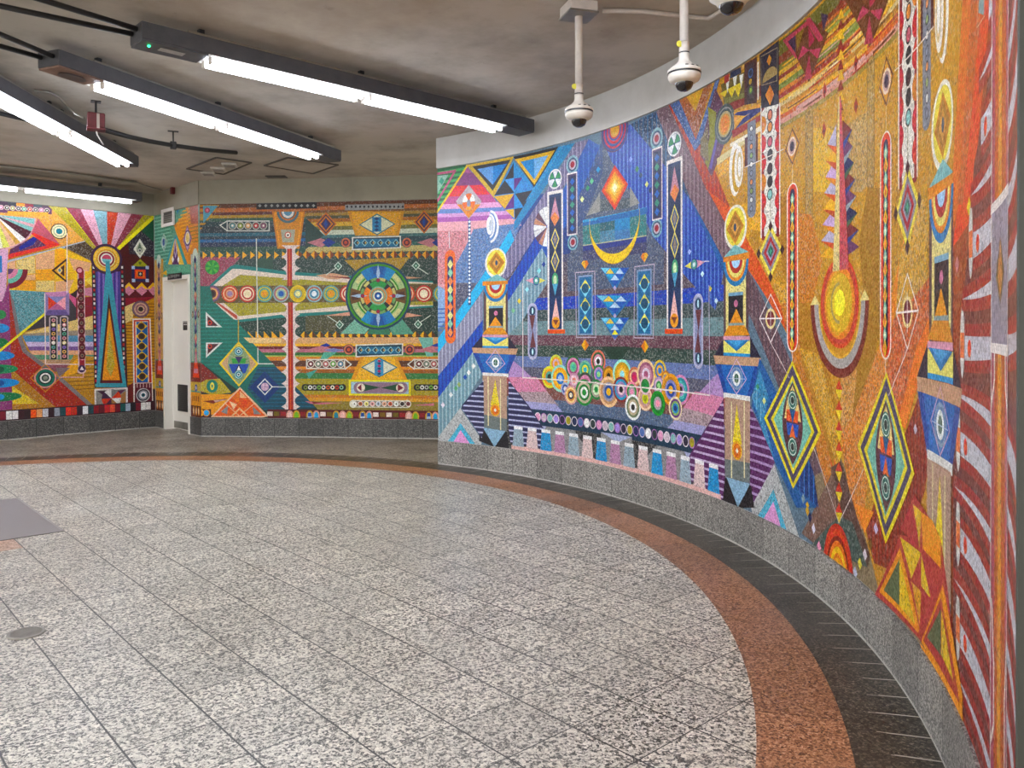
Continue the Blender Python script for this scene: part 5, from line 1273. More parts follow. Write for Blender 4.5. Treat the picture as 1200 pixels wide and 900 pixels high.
# ---- rose and gold triangles at the lower right
p('#b84a48', 470, 80, 618, 120, 692, 745, 540, 450, 385, 290)
p('#b84a48', 470, 60, 520, -60, 580, 30, 545, 130); p('#e8c020', 515, -30, 545, 0, 540, 130, 530, 60, sp=.3); p('#f09818', 545, 0, 585, 30, 615, 100, 615, 200, 550, 130)
p('#b84a48', 380, 290, 470, 90, 690, 740, 640, 640, 540, 450); p('#f09818', 395, 280, 470, 125, 545, 440); p('#5c6a4a', 412, 275, 468, 165, 468, 330); p('#e8c424', 468, 165, 525, 400, 468, 330, sp=.3)
p('#e8c424', 470, 88, 545, 145, 510, 235, sp=.3); p('#b84a48', 545, 145, 618, 210, 580, 310); p('#e8c424', 545, 150, 580, 310, 545, 260, sp=.3); p('#e8a81c', 510, 245, 545, 280, 540, 400, sp=.3)
p('#b84a48', 575, 300, 620, 240, 545, 440, 530, 440); p('#f09818', 550, 440, 622, 255, 692, 650, 692, 745, 545, 460); p('#b84a48', 552, 452, 615, 300, 680, 660, 684, 690); p('#5c6a4a', 565, 440, 615, 340, 615, 505); p('#e8c424', 617, 345, 660, 600, 617, 505, sp=.3)
p('#f09818', 540, 460, 690, 690, 694, 745, 560, 530)
MOS_R = mu.build('mosaic_mural')
setp(MOS_R, 'long curved mosaic mural, blue crescent night scene turning to an orange sun', 'mural')
# ================================================================== the straight green mosaic on the far wall
mu = Mural(W_FAR, 0.0, W_FAR.U, HB + 0.003, HM)
p, r, e, c, d, l, hb = mu.p, mu.r, mu.e, mu.c, mu.d, mu.l, mu.hb
K = lambda: mu.z(220, 210, 4); L = lambda: mu.z(220, 330, 4)
UEND = W_FAR.U
K()
def fb(col, y0, y1, x0=40, x1=None, sp=0.0, x=600):
    v0, v1 = mu.uv(x, y0)[1], mu.uv(x, y1)[1]; a = max(0, mu.uv(x0, y0)[0]); b = UEND if x1 is None else mu.uv(x1, y0)[0]
    mu.raw(col, [(a, v0), (b, v0), (b, v1), (a, v1)], sp)
fb('#16332e', 90, 1200, 40)
for y0, y1, col in ((100, 128, '#5c3520'), (128, 148, '#b87044'), (148, 162, '#5a2a28'), (162, 176, '#b08c3c'), (176, 192, '#2c5240'), (192, 215, '#16363a'), (215, 246, '#12262e'), (246, 262, '#1b5a6a'), (262, 276, '#16303c'), (276, 290, '#1f5f90'), (290, 312, '#162a48'), (312, 345, '#1d4a3a')): fb(col, y0, y1, sp=.3)
for y0, y1, col in ((146, 158, '#7a5230'), (158, 172, '#a08040'), (172, 186, '#4a4a30'), (186, 202, '#a86a30'), (202, 222, '#d0a848'), (222, 240, '#6a6a38'), (240, 262, '#c4ccb4'), (262, 276, '#3a6a6a'), (276, 300, '#24424a'), (300, 318, '#2a5a50'), (318, 345, '#c0b070')): fb(col, y0, y1, 552, sp=.25)
p('#1e3c34', 552, 180, 640, 262, 552, 330)
# top-left corner triangle with hatching
mu.stripes('#b8862c', .06, .026, (52, 120, 150, 120, 60, 240, 52, 240)); p('#5a98a8', 72, 124, 142, 124, 74, 205); c(92, 146, 13, '#a0485a', 7, '#d07a80')
r('#141416', 322, 112, 606, 137); r('#8e8f8c', 738, 120, 1015, 139)
for k in range(10): d('#9a9a94', 338 + 28 * k, 124, 8, 8)
for k in range(14): e('#24262a', 748 + 20 * k, 129, 5, 6)
# bead arrow
l('#d0d0c4', 5, 152, 216, 185, 196, 382, 196, 382, 242, 185, 242, closed=True); l('#d0d0c4', 4, 185, 196, 185, 242)
for x, col in ((210, '#6a9090'), (247, '#8a9a48'), (283, '#d8a878'), (320, '#b84a4a'), (355, '#8a5a6a')): c(x, 218, 19, '#b8b8a8', 15, '#1c2a2c', 12, col, 5, '#e8e0d0')
# buckets
p('#c97a1c', 395, 150, 550, 150, 525, 326, 420, 326); p('#e49a30', 403, 156, 542, 156, 519, 318, 427, 318); p('#cf861e', 412, 162, 533, 162, 512, 311, 434, 311)
c(470, 152, 54, '#4a6a70', 42, '#c8743a', 35, '#4a5a60', 30, '#e0e0d8', 20, '#5a8aa0', a0=180, a1=360)
p('#a8a890', 436, 236, 504, 236, 498, 296, 444, 296); c(470, 262, 16, '#c86a5a', 11, '#f0e8d8', 5, '#40303a')
p('#c88a1c', 750, 150, 1015, 150, 990, 265, 785, 265); p('#dca030', 765, 156, 1000, 156, 978, 262, 798, 262, sp=.2); d('#2c7078', 888, 212, 86, 51); d('#d2d4b0', 888, 212, 78, 45); r('#3a80a8', 865, 178, 908, 246)
for k in range(4): d('#1c3c68', 886, 186 + 17 * k, 12, 8)
for x, y, rx in ((648, 210, 50), (1108, 200, 48)):
    d('#c06a24', x, y, rx, 56); d('#3a2438', x, y, rx - 8, 46); d('#c87a34', x, y, rx - 15, 38); d('#3a2a50', x, y, rx - 26, 30); d('#28488c', x, y, 9, 20)
for x in (625, 1140):
    p('#b87a80', x - 65, 297, x, 276, x + 40, 297, x, 320); p('#243c84', x + 5, 297, x + 35, 276, x + 68, 297, x + 35, 320)
for y in (297, 799):
    for x in (741, 1027 if y < 500 else 1040): c(x, y, 25, '#3a4a50', 22, '#c8785a', 15, '#502030', 8, '#c05a48')
def beadbox(x0, x1, y0, y1):
    p('#d8d8cc', x0, y0 + 3, x1, y0 - 3, x1, y1 - 5, x0, y1 + 5); p('#1a3c48', x0 + 6, y0 + 9, x1 - 6, y0 + 3, x1 - 6, y1 - 10, x0 + 6, y1 - 1); r('#2a6a8c', x0 + 14, y0 + 14, x1 - 14, y1 - 12)
    for k in range(6):
        x = x0 + (x1 - x0) * (k + .65) / 6.3; d('#8cc0c8', x, (y0 + y1) / 2, 16, 17); d('#183848', x, (y0 + y1) / 2, 11, 12); d('#d0a860', x + 4, (y0 + y1) / 2, 4, 6)
beadbox(770, 1000, 268, 328)
# dark green fields
fb('#1a3a32', 345, 480, sp=.5); fb('#1a3a30', 600, 725, sp=.4); p('#4a4a2a', 552, 620, 750, 610, 690, 715, 552, 715, sp=.5); p('#2a4a3a', 320, 370, 400, 370, 400, 440, 320, 430)
p('#9a4a5c', 52, 365, 250, 365, 120, 500, 52, 520, sp=.5)
c(115, 413, 34, '#2a8a3c')
for a in range(0, 360, 60): mu.wedge('#58b048', 115, 413, 2, 32, a, a + 28)
# great pale arrow behind the row of circles
p('#1b7a72', 95, 505, 200, 408, 230, 400, 460, 432, 1150, 478, 1150, 600, 460, 648, 220, 672, 100, 560)
p('#e0d0c0', 118, 500, 210, 420, 245, 421, 460, 448, 1150, 486, 1150, 592, 460, 632, 230, 660, 205, 655, 122, 572)
p('#b8584a', 140, 576, 232, 640, 232, 656, 226, 655, 128, 575)
p('#a49a2c', 165, 498, 245, 448, 760, 486, 1150, 490, 1150, 590, 760, 592, 240, 642, 165, 576, sp=.35)
p('#d0a080', 600, 450, 680, 440, 760, 455, 700, 470, 660, 468); p('#7a2430', 640, 455, 760, 460, 760, 468); p('#d0a080', 1010, 455, 1100, 462, 1010, 468); p('#d8a088', 640, 640, 760, 622, 760, 640); p('#d8a088', 1020, 625, 1100, 640, 1020, 648)
fb('#5e4c26', 497, 578, 118, None, .3)
CIR = [(115, '#54506a', '#a0607c', '#e4b070', '#5a2a30', '#1c1614'), (198, '#cc4c38', '#e8b890', '#c8583c', '#d8a080', '#9a80a0'), (280, '#c03c34', '#ecd0b0', '#b83430', '#f0e0c0', '#e8d8b0'), (360, '#5a9a90', '#c8b848', '#4a9890', '#d0a830', '#e89a30'), (438, '#8aa8a8', '#b06070', '#c8c890', '#8ab0b0', '#1c5cac'),
       (517, '#e4c23c', '#d8b840', '#c8a838', '#7aa098', '#eeeaa0'), (593, '#88b4b8', '#c0604a', '#a8c0b8', '#2a7a9c', '#f0f4f4'), (672, '#6aa098', '#c8b848', '#4a9890', '#d0a830', '#e89a30'), (752, '#c03c34', '#ecd0b0', '#b83430', '#f0e0c0', '#f0e8d0'), (1026, '#cc4c38', '#e8b890', '#c8583c', '#d8a080', '#d0a080'), (1107, '#c03c34', '#ecd0b0', '#b83430', '#f0e0c0', '#f4ecd0'), (1190, '#5a9a90', '#c8b848', '#4a9890', '#d0a830', '#e89a30')]
for q in CIR: c(q[0], 537, *[v for col, rr in zip(q[1:], (40, 33, 27, 20, 13)) for v in (rr, col)])
# zig-zag rows of gold darts
for k in range(31):
    x = 72 + 37.3 * k
    if 395 < x < 520: 
        if 445 < x < 512: continue
    p('#f0ae1c', x - 2, 338, x + 20, 356, x - 2, 374) if k < 12 else d('#e8a51a', x, 354, 18, 20)
    if k >= 12: p('#7a3a1c', x, 334, x + 18, 354, x, 374)
for k in range(30):
    x = 62 + 37.3 * k
    if 440 < x < 525: continue
    if k < 5: d('#eab024', x, 728, 18, 20); p('#d0701c', x, 708, x + 18, 728, x, 748)
    elif k < 13: p('#eeb020', x - 4, 712, x + 30, 748, x - 4, 748); 
    else: d('#eab024', x, 732, 18, 20); p('#5a3418', x, 712, x + 18, 732, x, 752)
# rays and the great round emblem
p('#b08c2c', 735, 380, 1042, 365, 960, 470, 830, 470, sp=.4); p('#7ab49c', 785, 655, 860, 690, 830, 725, 715, 725, sp=.2); p('#5a9a80', 1000, 650, 940, 690, 960, 730, 1060, 725, sp=.2); p('#3a7a5a', 860, 690, 940, 690, 950, 730, 840, 725)
for x, y, s in ((705, 408, -1), (1070, 405, 1), (712, 682, -1), (1080, 680, 1)):
    sy_ = 1 if y < 500 else -1
    d('#c8d8c8', x, y, 20, 22); d('#2a5a48', x, y, 14, 16); d('#a0c8b0', x, y, 6, 7); l('#c8d0c0', 4, x + s * 8, y + sy_ * 8, x + s * 56, y + sy_ * 40)
cx_, cy_ = 893, 547
c(cx_, cy_, 160, '#1c4058', 150, '#44902c', 141, '#1c5a3c', 134, '#a4bc84')
for a in (45, 135, 225, 315): mu.wedge('#d0d090', cx_, cy_, 112, 130, a - 14, a + 14)
c(cx_, cy_, 106, '#3c8a2c', 99, '#b8c888', 92, '#33442c')
for a in (0, 180): mu.wedge('#6a4a24', cx_, cy_, 70, 136, a - 16, a + 16); mu.wedge('#4a2c20', cx_, cy_, 96, 128, a - 9, a + 9)
for a in (90, 270):
    mu.wedge('#2a6cb0', cx_, cy_, 86, 140, a - 37, a + 37); mu.wedge('#1c8ac0', cx_, cy_, 86, 140, a - 37, a - 18); mu.wedge('#1f7ab8', cx_, cy_, 86, 140, a + 18, a + 37); mu.wedge('#2a5a9a', cx_, cy_, 100, 140, a - 12, a + 12)
for a in range(15, 360, 30): mu.wedge(('#c8c078', '#70a060')[(a // 30) % 2], cx_, cy_, 70, 86, a - 11, a + 11)
c(cx_, cy_, 72, '#20242c')
for a, col in ((0, '#ea7c20'), (180, '#ea7c20'), (90, '#3a9a50'), (270, '#3a9a50')): mu.wedge(col, cx_, cy_, 26, 70, a - 38, a + 37)
for s in ((0, -1), (0, 1), (1, 0), (-1, 0)):
    x, y = cx_ + s[0] * 104, cy_ + s[1] * 104
    if s[0]: d('#a8c0d8', cx_ + s[0] * 90, cy_, 40, 9)
    else: d('#a8c0d8', cx_, cy_ + s[1] * 105, 9, 42)
    c(cx_ + s[0] * 73, cy_ + s[1] * 73, 10, '#7a2c50', 6, '#a83a48')
c(cx_, cy_, 44, '#8ab090', 37, '#c88a58', 31, '#7a9a80', 25, '#e8e8c8', 18, '#1e3c8a', 11, '#2a7ac0', 6, '#f0f4f4')
# the red pole with scalloped white edges
L()
def scallops(k0, k1, skip=False):
    for k in range(k0, k1):
        y = -170 + 54 * k
        if skip and -45 < y < 85: continue
        xs_ = [(j / 10, 20 + 24 * abs(2 * j / 10 - 1) ** 2.4) for j in range(11)]
        q = [(483 + w, y + 54 * t) for t, w in xs_] + [(483 - w, y + 54 * t) for t, w in reversed(xs_)]
        p('#e2d0c8', *[c_ for xy in q for c_ in xy], sp=.2)
scallops(0, 15, True)
K()
r('#a8281e', 466, 326, 490, 500); r('#d86a48', 474, 326, 481, 500); L(); r('#a8281e', 470, 97, 496, 602); r('#d86a48', 478, 97, 485, 602); c(517 - 0, 57, 40, '#e4c23c', 33, '#d8b840', 27, '#c8a838', 20, '#7aa098', 13, '#eeeaa0')
# lower left: teal wedge
p('#1b6a5c', 52, 20, 105, 22, 120, 95, 222, 182, 330, 290, 600, 592, 360, 602, 130, 430, 52, 372); mu.stripes('#2a8070', .05, .014, (52, 100, 120, 100, 222, 182, 330, 290, 230, 480, 52, 372))
p('#12485c', 330, 400, 430, 400, 600, 592, 360, 602, 280, 500); mu.stripes('#1f6078', .05, .014, (330, 400, 430, 400, 600, 592, 360, 602, 280, 500)); d('#1c3a70', 362, 495, 72, 75)
for a in ((85, 142, 162, 214, 85, 214), (86, 286, 164, 286, 86, 358)): p('#d8dcd4', *a)
p('#4a1c24', 93, 160, 143, 208, 93, 208); p('#4a1c24', 94, 292, 146, 292, 94, 340); c(104, 192, 11, '#c83a2c', 6, '#3a1418'); c(104, 304, 11, '#c83a2c', 6, '#3a1418')
l('#b8a048', 5, 238, 180, 238, 280); l('#d0d4c8', 5, 322, -200, 330, 385); l('#d0d4c8', 5, 330, 385, 555, 386)
p('#e8c832', 239, 280, 332, 386, 240, 492, 147, 384); p('#c8a480', 239, 292, 321, 386, 240, 480, 158, 384)
cc, du, dv = mu.loc(240, 386); A_, B_ = 52 * du, 95 * dv
P = [(cc[0] + A_ * (1 - (k / 6) ** 2), cc[1] + B_ * k / 6) for k in range(-6, 7)] + [(cc[0] - A_ * (1 - (k / 6) ** 2), cc[1] + B_ * k / 6) for k in range(6, -7, -1)]
mu.raw('#8aa070', P, .3); p('#e0c860', 222, 310, 256, 310, 240, 292)
p('#2a50a8', 192, 386, 288, 386, 270, 430, 210, 430); p('#3c9a4c', 205, 360, 275, 360, 270, 384, 210, 384); p('#3a3060', 222, 352, 258, 352, 240, 386); p('#181828', 222, 424, 258, 424, 240, 386); p('#f0f0e8', 229, 420, 251, 420, 240, 395)
for y in (327, 436): c(239, y, 22, '#3a6a6a', 19, '#a8d0d0', 15, '#2a7a8a', 9, '#d8e8e4', 5, '#1a4048')
d('#e0e4dc', 362, 493, 38, 40); d('#2a4478', 362, 493, 31, 33); c(362, 493, 19, '#d8b8c8'); l('#9a80a0', 3, 362, 475, 362, 511); l('#9a80a0', 3, 344, 493, 380, 493); l('#d8dcd4', 4, 400, 493, 468, 494)
# red and gold at the lower left corner
p('#7c2018', 52, 372, 130, 440, 205, 520, 52, 520, sp=.2); p('#b8a83c', 52, 480, 85, 460, 150, 455, 205, 520, 120, 532, 52, 510, sp=.4); e('#1c7a68', 115, 490, 27, 30); e('#e8d860', 115, 490, 10, 18); e('#1c7a68', 115, 490, 4, 8)
p('#e89a1c', 52, 528, 205, 528, 245, 500, 130, 625, 52, 625); p('#7a2418', 70, 560, 190, 548, 120, 572); p('#c8a098', 120, 556, 190, 552, 130, 566)
p('#ecc0a0', 108, 635, 245, 494, 380, 632, 350, 637); p('#e25c20', 122, 630, 245, 504, 366, 630)
p('#e87838', 210, 542, 242, 512, 242, 580); p('#ecb888', 245, 512, 278, 545, 245, 545); p('#f0c8a0', 195, 560, 232, 575, 215, 600); p('#e0502a', 248, 555, 290, 555, 262, 600); p('#8a8a88', 155, 610, 190, 580, 185, 622); p('#8a8a88', 305, 585, 345, 622, 310, 622); p('#f0c090', 205, 628, 243, 590, 285, 628); p('#e25c20', 215, 628, 243, 600, 272, 628)
l('#ecb890', 4, 178, 572, 240, 628); l('#ecb890', 4, 312, 572, 245, 628)
# coloured bands of the lower right
def lb(col, y0, y1, x0, sp=.2):
    fb(col, y0 + 480, y1 + 480, x0, None, sp)
K()
MASK = None
for y0, y1, col in ((262, 290, '#d8a878'), (290, 303, '#e8b030'), (303, 316, '#6a2028'), (316, 332, '#b87080'), (332, 346, '#2c6a30'), (346, 352, '#a8c060'), (352, 370, '#d8841e'), (370, 398, '#5a3424'), (398, 412, '#e08a20'), (412, 428, '#a05a20'), (428, 455, '#3a7a44'), (455, 530, '#a49424'), (530, 545, '#c87818'), (545, 560, '#d89a30'), (560, 602, '#8a7a34')):
    v0, v1 = mu.uv(600, y0 + 480)[1], mu.uv(600, y1 + 480)[1]
    def xl(y): return 280 + (y - 262) * 0.98
    a0, a1 = mu.uv(xl(y0), y0 + 480)[0], mu.uv(xl(y1), y1 + 480)[0]
    mu.raw(col, [(a0, v0), (UEND, v0), (UEND, v1), (a1, v1)], .2)
L()
p('#e8c890', 262, 262, 440, 268, 440, 286, 290, 288)
p('#5aa890', 640, 330, 700, 330, 650, 365, 620, 365); p('#4a9a88', 555, 430, 610, 410, 570, 455); p('#7ab8a8', 1080, 262, 1150, 262, 1150, 350, 1120, 350)
scallops(8, 15); r('#a8281e', 470, 262, 496, 602); r('#d86a48', 478, 262, 485, 602)
for x in (625, 1145): p('#c07a80', x - 65, 320, x + 10, 298, x + 60, 320, x, 334); p('#243c94', x - 5, 300, x + 25, 288, x + 48, 300, x + 20, 306); p('#7a80b0', x + 10, 320, x + 60, 312, x + 110, 322, x + 60, 332)
for x in (755, 1040): c(x, 319, 26, '#3a4a50', 23, '#c8785a', 16, '#502030', 9, '#c05a48')
beadbox(787, 1010, 292, 350)
for x0, x1, dr in ((555, 738, 1), (1062, 1240, -1)):
    r('#d8d8cc', x0, 363, x1, 410); r('#5a3424', x0 + 5, 368, x1 - 5, 405)
    if dr > 0: l('#d8d8cc', 5, x1, 364, x1 + 28, 388, x1, 410)
    else: l('#d8d8cc', 5, x0, 364, x0 - 30, 388, x0, 410)
    for k, col in enumerate(('#6a2a30', '#7a8a78', '#b86a6a', '#7ab060', '#5a8aa0')): c(x0 + 22 + 35 * k, 386, 18, '#d8d0c0', 14, '#3a2a28', 12, col, 6, '#f0e8e0')
p('#dc961e', 810, 352, 980, 352, 1030, 460, 765, 460); p('#eeb42c', 826, 354, 966, 354, 1010, 458, 785, 458, sp=.2); d('#2c7078', 898, 402, 86, 47); d('#dadcc4', 898, 402, 77, 40); r('#4a90b8', 876, 366, 918, 440)
for k in range(6): d(('#b03060', '#1c3c68')[k % 2], 898, 372 + 12 * k, 10, 7)
r('#ece048', 755, 460, 1046, 536); r('#b8a838', 764, 468, 1038, 528); r('#a8c4d0', 766, 470, 1036, 526); r('#8a7080', 800, 472, 1010, 524); e('#8a7080', 800, 498, 22, 26); e('#8a7080', 1010, 498, 22, 26)
p('#1c4a30', 825, 480, 905, 496, 825, 514); p('#1c4a30', 985, 480, 905, 498, 985, 514); c(812, 497, 20, '#e8dcc8'); p('#7a2838', 795, 497, 815, 480, 815, 514); c(996, 498, 20, '#e8dcc8'); p('#7a2838', 1012, 498, 985, 480, 985, 514)
for x0, x1 in ((535, 742), (1060, 1260)):
    r('#141a16', x0 + 14, 481, x1 - 14, 512); e('#141a16', x0 + 14, 496, 15, 16); e('#141a16', x1 - 14, 496, 15, 16)
    for k, col in enumerate(('#7a8a40', '#f0f0e8', '#b0b0a8', '#78b050', '#e0d8d0', '#d8643c', '#f0e8d8', '#c03a30', '#8ac0a0')): c(x0 + 18 + 21 * k, 496, 10, col, 5, '#202420')
p('#c87888', 550, 560, 620, 566, 735, 568, 620, 576, 575, 572); p('#7a2a30', 580, 562, 640, 568, 590, 572); p('#c87888', 1050, 580, 1155, 570, 1155, 582)
r('#dcd8c4', 775, 555, 1030, 592); e('#dcd8c4', 776, 573, 18, 19); e('#dcd8c4', 1030, 573, 18, 19); r('#7a6a5a', 778, 560, 1028, 588)
for k, col in enumerate(('#f0f0e8', '#b86a40', '#e8e080', '#e0a0a0', '#b0c0d0', '#e8b090', '#d85a3a', '#e0e8e0', '#1a1a1a', '#7a2a30')): c(782 + 28 * k, 573, 13, '#e8e0d8', 10, col, 4, '#5a4a40')
# row of little arches along the plinth
vb = HB + .004; vt = mu.uv(600, 600)[1]
mu.raw('#54141c', [(mu.uv(375, 610)[0], vb), (UEND, vb), (UEND, vt), (mu.uv(375, 610)[0], vt)])
mu.raw('#3c1418', [(0, vb), (mu.uv(110, 610)[0], vb), (mu.uv(110, 610)[0], vt), (0, vt)]); c(88, 615, 17, '#e8a030', 13, '#28a0dc'); c(60, 615, 17, '#e8a030', 8, '#c86a2a')
AC = [('#e8d8cc', 0), ('#6a5a18', 0), ('#a02028', 0), ('#e8c0b8', 1), ('#7ab83c', 1), ('#8a2428', 0), ('#a8c0d8', 2), ('#38a8dc', 1), ('#ecdcd0', 0), ('#6a5018', 0), ('#2a8098', 1), ('#e8b8b0', 1), ('#8ac048', 1), ('#7a1c24', 0), ('#c8d4e0', 2), ('#38a8dc', 1), ('#ecdcd0', 0), ('#7a5c18', 0)]
for k in range(30):
    x = 386 + 31 * k; col, t = AC[k % 18]; cc, du, dv = mu.loc(x, 620); a = 12.5 * du
    if x > 1500: break
    if t == 0: mu.raw(col, [(cc[0] - a, vb + .03), (cc[0] + a, vb + .03), (cc[0] + a, vt - .03), (cc[0] - a, vt - .03)])
    else:
        mu.raw(('#d8d0c4' if t == 2 else '#d8a090') if k % 2 else '#c8a048', [(cc[0] - a - .012, vb + .01), (cc[0] + a + .012, vb + .01), (cc[0] + a + .012, vt - .06)] + [(cc[0] + (a + .012) * cos(rad(q)), vt - .07 + .06 * sin(rad(q))) for q in range(0, 181, 30)])
        mu.raw(col, [(cc[0] - a * .8, vb + .01), (cc[0] + a * .8, vb + .01), (cc[0] + a * .8, vt - .07)] + [(cc[0] + a * .8 * cos(rad(q)), vt - .08 + .05 * sin(rad(q))) for q in range(0, 181, 30)])
        if t == 2: r('#1c4a98', x - 8, 615, x + 8, 632)
MOS_F = mu.build('mosaic_mural')
setp(MOS_F, 'green and gold mosaic mural with a round emblem on the far wall', 'mural')
# ================================================================== mosaic on the left wall
mu = Mural(W_LEFT, 0.0, W_LEFT.U - .008, HB + 0.003, HM)
p, r, e, c, d, l, hb = mu.p, mu.r, mu.e, mu.c, mu.d, mu.l, mu.hb
M_ = lambda: mu.z(0, 200); N_ = lambda: mu.z(0, 340)
M_()
mu.raw('#b8862c', [(0, HB), (W_LEFT.U, HB), (W_LEFT.U, HM), (0, HM)], .2)
UL = W_LEFT.U
# upper left: fan, orange ground, dark chequer
p('#e0a55c', -700, 180, 190, 190, 350, 190, 540, 410, 330, 410, 165, 440, -700, 700, sp=.25)
p('#3a2030', -900, 120, 300, 180, 300, 200, -900, 190)
for k, col in enumerate(('#8f1f22', '#3a2038', '#2b3038', '#e88e2c', '#7d1a26', '#233a40', '#3a2030', '#1e3a3a')): x = -50 + 46 * k; p(col, x, 152 + 9 * (k - 1) * .55, x + 46, 152 + 9 * k * .55, x + 46, 186 + 9 * k * .4, x, 182 + 9 * (k - 1) * .4)
p('#5a3452', -900, 150, 280, 200, 280, 236, -900, 200)
for k in range(10): c(-25 + 31 * k, 196 + 2.2 * k, 13, '#d0c0b0', 10, ('#2a2a38', '#c86a9a', '#141414', '#8a8a3a', '#2a2a38', '#3a9a70', '#b83a2a')[k % 7], 4, '#f0ece0')
p('#e4a858', 40, 218, 262, 226, 256, 246, 40, 240)
FAN = [(0, '#7fb4ac'), (16, '#7fb4ac'), (24, '#4c1c2a'), (31, '#4c1c2a'), (40, '#f0ece4'), (50, '#d6a85a'), (58, '#e8b898'), (68, '#dcdc6c'), (78, '#f4f0d0'), (88, '#8a4a6a'), (98, '#e0b0c0'), (110, '#6a9a90'), (122, '#c84a3a'), (135, '#e8c060'), (150, '#7a3050')]
x0, y0 = -28, 238; cc, du, dv = mu.loc(x0, y0)
mu.uve('#d4a0a4', cc, 232 * du, 190 * dv, 180, 360); 
for a, col in FAN:
    t0, t1 = -rad(a + 1), -rad(a + 11)
    mu.raw(col, [cc, (cc[0] + 222 * du * cos(t0), cc[1] + 181 * dv * sin(t0)), (cc[0] + 222 * du * cos(t1), cc[1] + 181 * dv * sin(t1))], .15)
p('#b8606c', 205, 258, 322, 398, 168, 342); p('#5c2a52', 48, 455, 55, 425, 182, 356, 262, 402, sp=.3); p('#22308a', 100, 415, 182, 358, 200, 372, 180, 400, 110, 430)
p('#dc2c20', 168, 342, 182, 335, 328, 402, 45, 478, 45, 452, 250, 405); p('#aab8c8', 40, 486, 480, 374, 486, 384, 40, 500)
p('#4a3620', 348, 414, 482, 378, 545, 415, 492, 488, sp=.8)
# yellow quilt
p('#f0c23c', 40, 500, 330, 416, 495, 490, 498, 570, 372, 668, 40, 645)
for q in ((45, 495, 82, 485, 85, 560, 45, 560), (190, 460, 295, 430, 295, 530, 195, 535), (88, 570, 190, 560, 192, 645, 88, 645), (300, 600, 400, 590, 370, 660, 300, 655), (370, 470, 495, 500, 480, 545, 400, 540)): p('#e4b088', *q)
for q in ((195, 538, 292, 530, 292, 590, 195, 595), (88, 590, 190, 592, 192, 648, 88, 645), (300, 420, 350, 430, 360, 520, 300, 525)): p('#f0a624', *q)
for q in ((88, 490, 188, 462, 190, 555, 88, 560), (195, 598, 295, 595, 295, 655, 195, 650)): p('#e8cc84', *q, sp=.4)
for x in (86, 192, 295): l('#d89a50', 3, x, 480, x, 648)
for y in (560, 595): l('#d89a50', 3, 45, y + 2, 400, y - 8)
for ry, col in ((108, '#7a2030'), (80, '#70b8a0'), (55, '#d88aa0'), (30, '#5a3a60')):
    cc, du, dv = mu.loc(42, 530); mu.raw(col, [cc] + [(cc[0] + ry * du * 1.02 * cos(rad(t)), cc[1] - ry * dv * sin(rad(t))) for t in range(0, 91, 10)])
c(320, 328, 42, '#3a2a30', 37, '#eadfae', 29, '#7a9a80', 25, '#f0e8c0', 16, '#2a8090')
p('#3a2218', 278, 540, 362, 472, 362, 608); p('#e8aa2c', 294, 540, 356, 490, 356, 592); p('#4a2a20', 308, 540, 348, 508, 348, 574); d('#e8c880', 322, 539, 16, 22); d('#5a8aa0', 322, 539, 8, 12)
# rays above the round head
hx, hy = 580, 425
RAY = [(255, 345, '#a89a26'), (345, 350, '#e8d848'), (350, 428, '#8c3a4c'), (428, 500, '#dba4b2'), (500, 578, '#7ca4ac'), (578, 642, '#bc3a1e'), (642, 718, '#dba4b2'), (718, 790, '#8a3a4a'), (790, 836, '#a89a20')]
for a, b, col in RAY:
    fa, fb_ = 505 + (a - 255) / 581 * 135, 505 + (b - 255) / 581 * 135
    p(col, a, 185 + (a - 255) * .07, b, 185 + (b - 255) * .07, fb_, 425, fa, 425, sp=.25)
p('#4a1418', 836, 260, 640, 425, 660, 690, 850, 690); p('#1e5038', 836, 258, 836, 400, 760, 322); p('#2c2432', 836, 390, 760, 322, 690, 380, 700, 450, 840, 470, sp=.3)
p('#ece04a', 836, 232, 836, 258, 646, 430, 632, 416)
p('#e8e4d4', 755, 368, 791, 422, 757, 474, 721, 425); p('#b8b8a0', 755, 384, 778, 424, 757, 458, 734, 424); p('#5a6a58', 755, 388, 772, 440, 740, 440); c(756, 432, 11, '#d0d0c0', 6, '#4a4a50')
p('#9a9a2c', 758, 478, 802, 518, 714, 518); c(757, 500, 8, '#5a6a20')
r('#1e2250', 712, 516, 804, 602); r('#d83c28', 728, 533, 788, 586); r('#e86a3a', 734, 540, 782, 580); r('#26202c', 746, 546, 772, 572); d('#c8c8b0', 759, 559, 7, 8)
for x, y in ((720, 524), (796, 524), (722, 594), (796, 594)): r('#b4c8e8', x - 9, y - 9, x + 9, y + 9)
for x in (697, 766, 828): d('#d08aa0', x, 642, 36, 38); p('#f0bc24', x - 34, 640, x, 604, x + 34, 640)
p('#5a1822', 664, 645, 848, 645, 848, 690, 664, 690); d('#d08aa0', 697, 650, 30, 26); d('#d08aa0', 766, 650, 30, 26); d('#d08aa0', 828, 650, 24, 26)
p('#8c2030', 662, 690, 846, 682, 730, 735, 662, 745)
